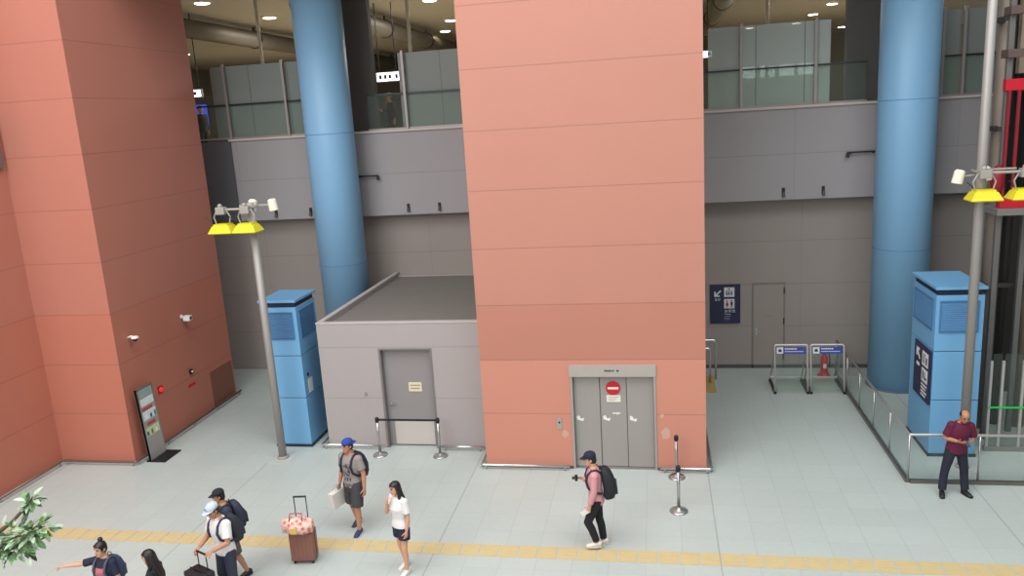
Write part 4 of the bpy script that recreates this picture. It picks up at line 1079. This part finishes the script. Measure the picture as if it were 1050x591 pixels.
bm = B(); box(bm, -.037, .037, -.075, .075, -.005, .005, .004, M=Matrix.Translation(p)@Matrix.Rotation(.5, 4, 'X')); h.hobj('phone_body', bm, black, t)
bm = B(); box(bm, -.033, .033, -.068, .068, .005, .0065, M=Matrix.Translation(p)@Matrix.Rotation(.5, 4, 'X')); h.hobj('screen', bm, mat('phone_screen', '#3a4658', .15), t)

# walking man in pink
h = Human('walking man in pink long-sleeved shirt and navy cap, seen from his left side', (-1.12, 12.45, 0), -PI/2+.12, 1.74,
    dict(Lleg=((.02, -.42, -1), (0, .38, -1)), Rleg=((0, .1, -1), (0, .16, -1)), lean=(.08, 0, 0), head=(0, .12), pitchR=.25,
         Larm=((.12, -.06, -1), (-.02, -.32, -1), (-1, .1, 0), .7), Rarm=((-.12, .1, -1), (.2, -1, .35), (.7, 0, -.6), .7)))
pink = mat('pink_shirt', '#c98f92', .85, 0, .05, 16)
h.shirt(pink, 1.9, .83, .02); h.collar(pink); h.pants(black_c, 1.93, .014, .012); h.shoes(shoe_w, sole_w); h.hair('short'); h.cap(navy_c)
h.backpack(mat('black_backpack', '#1b1d24', .75, 0, .1, 14), mat('backpack_trim', '#262a36', .7), 'black backpack on the back of the walking man in pink', size=1.1)
p = h.J['Rwr']+V((.03, -.1, .03)); t = h.held('camera', 'small black camera held out in front by the man in pink', 'camera', p)
bm = B(); box(bm, -.06, .06, -.025, .025, -.035, .035, .008, M=Matrix.Translation(p)); h.hobj('camera_body', bm, black, t)
bm = B(); cyl(bm, p+V((0, -.025, 0)), p+V((0, -.075, 0)), .028, .025, 16); h.hobj('camera_lens', bm, darkmetal, t)
p = h.J['Lwr']+V((-.01, -.06, -.13)); t = h.held('folded_leaflet', 'pale folded leaflet in the lowered hand of the man in pink', 'leaflet', p)
bm = B(); box(bm, -.004, .004, -.1, .06, -.03, .05, M=Matrix.Translation(p)@Matrix.Rotation(.5, 4, 'X')); h.hobj('sheet', bm, paper, t)

# man with the blue cap
h = Human('tall man in grey printed t-shirt, charcoal shorts and backward blue cap, walking', (-5.62, 12.72, 0), -.38, 1.8,
    dict(Lleg=((.1, -.22, -1), (.02, -.04, -1)), Rleg=((-.1, .1, -1), (-.02, .3, -1)), lean=(.02, 0, .05), head=(-.2, .02), pitchR=.3, footL=.3,
         Larm=((.3, .05, -1), (.12, -.2, -1), (-1, 0, 0), .4), Rarm=((-.25, .08, -1), (-.1, -.28, -1), (1, 0, 0), .8)), skin=skin_b)
def print_mat():
    tt = NT('faded_chest_print'); tc = tt.new('ShaderNodeTexCoord'); n = tt.new('ShaderNodeTexNoise'); n.inputs['Scale'].default_value = 22; tt.link(tc.outputs['Object'], n.inputs['Vector'])
    tt.link(tt.mix(tt.math('GREATER_THAN', n.outputs['Fac'], .5), lin('#8b8480'), lin('#3c3b44')), tt.b.inputs['Base Color']); tt.b.inputs['Roughness'].default_value = .85; return tt.m
h.shirt(mat('grey_tshirt', '#8f8783', .9, 0, .05, 20), .7, .86, .024, printm=print_mat()); h.pants(mat('charcoal_shorts', '#3b3a3d', .85, 0, .06, 20), .93, .03, .02, 'shorts')
h.shoes(mat('navy_sneaker', '#25315c', .7), sole_w); h.hair('short'); h.cap(mat('royal_blue_cap', '#2a3f96', .8, 0, .06, 20), back=True)
h.backpack(mat('navy_backpack', '#22273c', .75, 0, .1, 14), mat('navy_trim', '#1b1f30', .7), 'navy backpack of the tall man in the grey t-shirt')
p = h.J['Rwr']+V((-.02, -.09, -.42)); t = h.held('paper_bag', 'white paper carrier bag in the right hand of the man in grey t-shirt', 'bag', p)
bm = B(); loft(bm, [(p+V((0, 0, 0)), V((.055, 0, 0)), V((0, .16, 0))), (p+V((0, 0, .3)), V((.045, 0, 0)), V((0, .165, 0)))], 4); bmesh.ops.rotate(bm, cent=p, matrix=Matrix.Rotation(PI/4, 3, 'Z'), verts=[]) ; bm.free()
bm = B(); vs = box(bm, -.06, .06, -.14, .14, 0, .3, .004, M=Matrix.Translation(p)@Matrix.Rotation(.08, 4, 'X')); h.hobj('bag_body', bm, mat('bag_white', '#d5d1cc', .7, 0, .04, 8), t)
bm = B()
for sx in (-.045, .045): tube(bm, [p+V((sx, -.05, .3)), p+V((sx*.3, -.04, .4)), p+V((sx*.3, .04, .4)), p+V((sx, .05, .3))], .005, 6)
h.hobj('cord_handle', bm, mat('bag_cord', '#a8a49e', .7), t)
bm = B(); box(bm, -.063, -.06, -.07, .05, .08, .2, M=Matrix.Translation(p)@Matrix.Rotation(.08, 4, 'X')); h.hobj('printed_mark', bm, mat('faint_print', '#b3aaa4', .7), t)

# young woman in white
h = Human('young woman with long black hair, white top and navy shorts, hand raised to her face', (-4.3, 11.46, 0), -.55, 1.62,
    dict(Lleg=((.06, -.16, -1), (.02, .02, -1)), Rleg=((-.03, .06, -1), (0, .22, -1)), head=(-.25, .1), lean=(.03, 0, 0), pitchR=.15, footL=.2,
         Larm=((.2, .02, -1), (.0, -.25, -1), (-1, 0, 0), .35), Rarm=((-.15, -.5, -1), (.42, -.2, 1), (.6, .5, .2), .5)), female=True)
h.shirt(white_c, .75, .9, .024, flare=.01); h.pants(navy_c, .55, .022, .02, 'shorts'); h.shoes(shoe_w, sole_w); h.hair('long')

# man in the white cap with the suitcase, and the companion behind him
h = Human('man in white polo and pale cap holding the handle of a black suitcase', (-6.89, 10.42, 0), -.42, 1.74,
    dict(Lleg=((.08, -.05, -1), (.02, .05, -1)), Rleg=((-.08, -.1, -1), (-.02, .05, -1)), lean=(.12, 0, 0), head=(-.1, .25),
         Larm=((.3, -.25, -1), (-.5, -1, -.3), (-.2, 0, -1), .8), Rarm=((-.3, -.15, -1), (.25, -1, -.4), (.2, 0, -1), .8)), skin=skin_b)
h.shirt(white_c, .75, .85, .028); h.collar(white_c); h.pants(mat('slate_trousers', '#2f3342', .85, 0, .08, 20), 1.95, .02, .018); h.shoes(shoe_d, sole_d); h.hair('short'); h.cap(mat('pale_blue_cap', '#b9c4d2', .8, 0, .05, 20), logo=mat('cap_badge', '#5c6b86', .7))
h.backpack(mat('dark_grey_backpack', '#2a2d36', .75, 0, .1, 14), mat('strap_navy', '#2a3350', .7), 'dark backpack worn by the man in the white polo')
g = (h.J['Lwr']+h.J['Rwr'])/2+V((0, -.1, -.02)); gw = h.W(g)
fw = Matrix.Rotation(-.42, 3, 'Z')@V((0, -1, 0)); sc_h = gw.z
suitcase((gw.x+fw.x*.075, gw.y+fw.y*.075, 0), -.42, .44, .27, .78, sc_h, mat('black_suitcase', '#1d1e24', .5, 0, .1, 9), 'black wheeled suitcase in front of the man in the white cap')
h = Human('person in dark cap and brown-grey shorts walking behind the white-capped man', (-7.2, 11.05, 0), -.75, 1.62,
    dict(Lleg=((.08, .12, -1), (.03, .38, -1)), Rleg=((-.06, -.25, -1), (0, .05, -1)), head=(-.3, .1), lean=(.08, 0, 0), pitchL=.2), skin=skin_b)
h.shirt(mat('slate_tshirt', '#33384a', .85, 0, .08, 20), .7, .86, .024); h.pants(mat('brown_grey_shorts', '#5a4f52', .85, 0, .06, 20), .95, .03, .02, 'shorts'); h.shoes(shoe_d, sole_d); h.hair('short'); h.cap(mat('dark_cap', '#1d1e28', .85, 0, .1, 20))
h.backpack(mat('slate_backpack', '#2b3040', .75, 0, .1, 14), mat('slate_trim', '#20242f', .7), 'slate backpack of the person behind the white-capped man', size=1.05)

# orange suitcase with a flowered bag on it
t = suitcase((-6.17, 11.62, 0), .12, .42, .26, .60, 1.18, mat('copper_suitcase', '#86594a', .45, 0, .08, 9), 'copper-brown suitcase standing alone with a flowered pink bag on top')
t = thing('travel_bag', 'pink flowered soft bag lying on the copper-brown suitcase', 'bag', (-6.16, 11.5, .6), .12)
def floral():
    tt = NT('floral_cloth'); tc = tt.new('ShaderNodeTexCoord'); v = tt.new('ShaderNodeTexVoronoi'); v.inputs['Scale'].default_value = 14; tt.link(tc.outputs['Object'], v.inputs['Vector'])
    r = tt.new('ShaderNodeValToRGB'); e = r.color_ramp.elements; e[0].color = lin('#c9575c'); e[1].color = lin('#d9a59d'); e[0].position = .2; e[1].position = .45
    k = r.color_ramp.elements.new(.7); k.color = lin('#e4c7b4'); tt.link(v.outputs['Distance'], r.inputs[0]); tt.link(r.outputs[0], tt.b.inputs['Base Color']); tt.b.inputs['Roughness'].default_value = .85; return tt.m
bm = B(); loft(bm, [(V((x, -.03, .16)), V((0, w, 0)), V((0, 0, hh))) for x, w, hh in ((-.27, .03, .04), (-.25, .1, .12), (-.1, .14, .155), (.1, .14, .155), (.25, .1, .12), (.27, .03, .04))], 16); obj('bag_body', bm, floral(), t, True)
bm = B(); tube(bm, [(-.12, -.12, .24), (-.1, -.06, .4), (.1, -.06, .4), (.12, -.12, .24)], .012, 8); obj('carry_strap', bm, mat('rose_strap', '#a8484f', .7), t, True)
bm = B(); box(bm, -.1, .02, -.182, -.168, .08, .18, .004); obj('tag_patch', bm, mat('yellow_patch', '#d0b05a', .7), t)

# the two at the lower left edge
h = Human('woman with hair bun in navy t-shirt pointing to the left with outstretched arm', (-8.2, 9.36, 0), -.15, 1.58,
    dict(Lleg=((.05, 0, -1), (0, 0, -1)), Rleg=((-.05, 0, -1), (0, 0, -1)), head=(-.1, .05), point='R',
         Larm=((.25, .0, -1), (.05, -.45, -1), (-1, 0, 0), .4), Rarm=((-1, -.42, -.22), (-1, -.45, -.02), (0, -.2, -1), .3)), female=True)
h.shirt(navy_c, .75, .88, .022, printm=mat('rose_print', '#b1616a', .85, 0, .25, 30)); h.pants(black_c, 1.95, .016, .01); h.shoes(shoe_w, sole_w); h.hair('bun')
h.backpack(mat('grey_blue_backpack', '#3a4460', .75, 0, .1, 14), mat('grey_strap', '#4a4d5c', .7), 'blue-grey backpack of the pointing woman', size=.9)
h = Human('girl with long black hair and black top facing the pointing woman', (-7.24, 9.16, 0), -1.35, 1.6, dict(head=(-.05, .15), lean=(.02, 0, 0)), female=True)
h.shirt(black_c, .7, .88, .02); h.pants(dark_denim, 1.95, .016, .01); h.shoes(shoe_d, sole_d); h.hair('long')

# two people upstairs
h = Human('person in dark suit with blue shirt standing upstairs beside the left orange tower', (-15.6, 26.0, 6.62), 1.2, 1.72, dict(), voxel=.01)
h.shirt(black_c, 1.9, .84, .024, name='jacket'); h.pants(black_c); h.shoes(shoe_d, sole_d); h.hair('short'); h.collar(mat('blue_collar', '#3557c8', .7))
h = Human('person in dark red clothes standing upstairs between the dark pillar and the frosted glass', (-8.36, 25.0, 6.62), -.6, 1.68, dict(Rarm=((-.2, -.2, -1), (.4, -.9, .3))), voxel=.01, female=True)
h.shirt(mat('wine_top', '#4a2329', .85, 0, .1, 18), 1.8, .84, .022); h.pants(mat('brown_trousers', '#4d3a34', .85)); h.shoes(shoe_d, sole_d); h.hair('short')

# ------------------------------------------------------------------ light
w = bpy.data.worlds.new('World'); scene.world = w; w.use_nodes = True
bg = w.node_tree.nodes['Background']; bg.inputs[0].default_value = (.93, .97, 1, 1); bg.inputs[1].default_value = .56
def area(name, loc, rot, sx, sy, power, col=(1, 1, 1)):
    L = bpy.data.lights.new(name, 'AREA'); L.shape = 'RECTANGLE'; L.size = sx; L.size_y = sy; L.energy = power; L.color = col
    o = bpy.data.objects.new(name, L); o.location = loc; o.rotation_euler = rot; link(o); return o
area('skylight', (-14, -8, 16), (math.radians(57), 0, math.radians(-12)), 22, 13, 3500, (.98, .99, 1))
area('skylight', (-2, 5.5, 20), (0, 0, 0), 30, 12, 3700, (.97, .99, 1))
for x, y in ((-13.3, 30), (-7.6, 30), (5.2, 30), (8, 42), (-20, 42)):
    area('hall_lamp', (x, y, 11.4), (0, 0, 0), 3, 3, 330, (1, .95, .86))

# ------------------------------------------------------------------ camera
cd = bpy.data.cameras.new('Camera'); cam = bpy.data.objects.new('Camera', cd); link(cam)
X = V((0.98310407, -0.02097087, -0.18184224)); Y = V((0.17283814, -0.22078297, 0.95988638)); Z = V((-0.06027732, -0.97509748, -0.21342807))
# image axes (right, down, forward) in world coordinates
right = V((X[0], Y[0], Z[0])); down = V((X[1], Y[1], Z[1])); fwd = V((X[2], Y[2], Z[2]))
M = Matrix((right, -down, -fwd)).transposed().to_4x4(); M.translation = V((0, 0, 7.4))
cam.matrix_world = M
cd.sensor_width = 36; cd.lens = 810.836*36/1050; cd.clip_end = 300; cd.clip_start = .05
scene.camera = cam
scene.view_settings.view_transform = 'Standard'; scene.view_settings.look = 'None'
scene.view_settings.gamma = 1; scene.view_settings.use_curve_mapping = False
scene.view_settings.exposure = .35
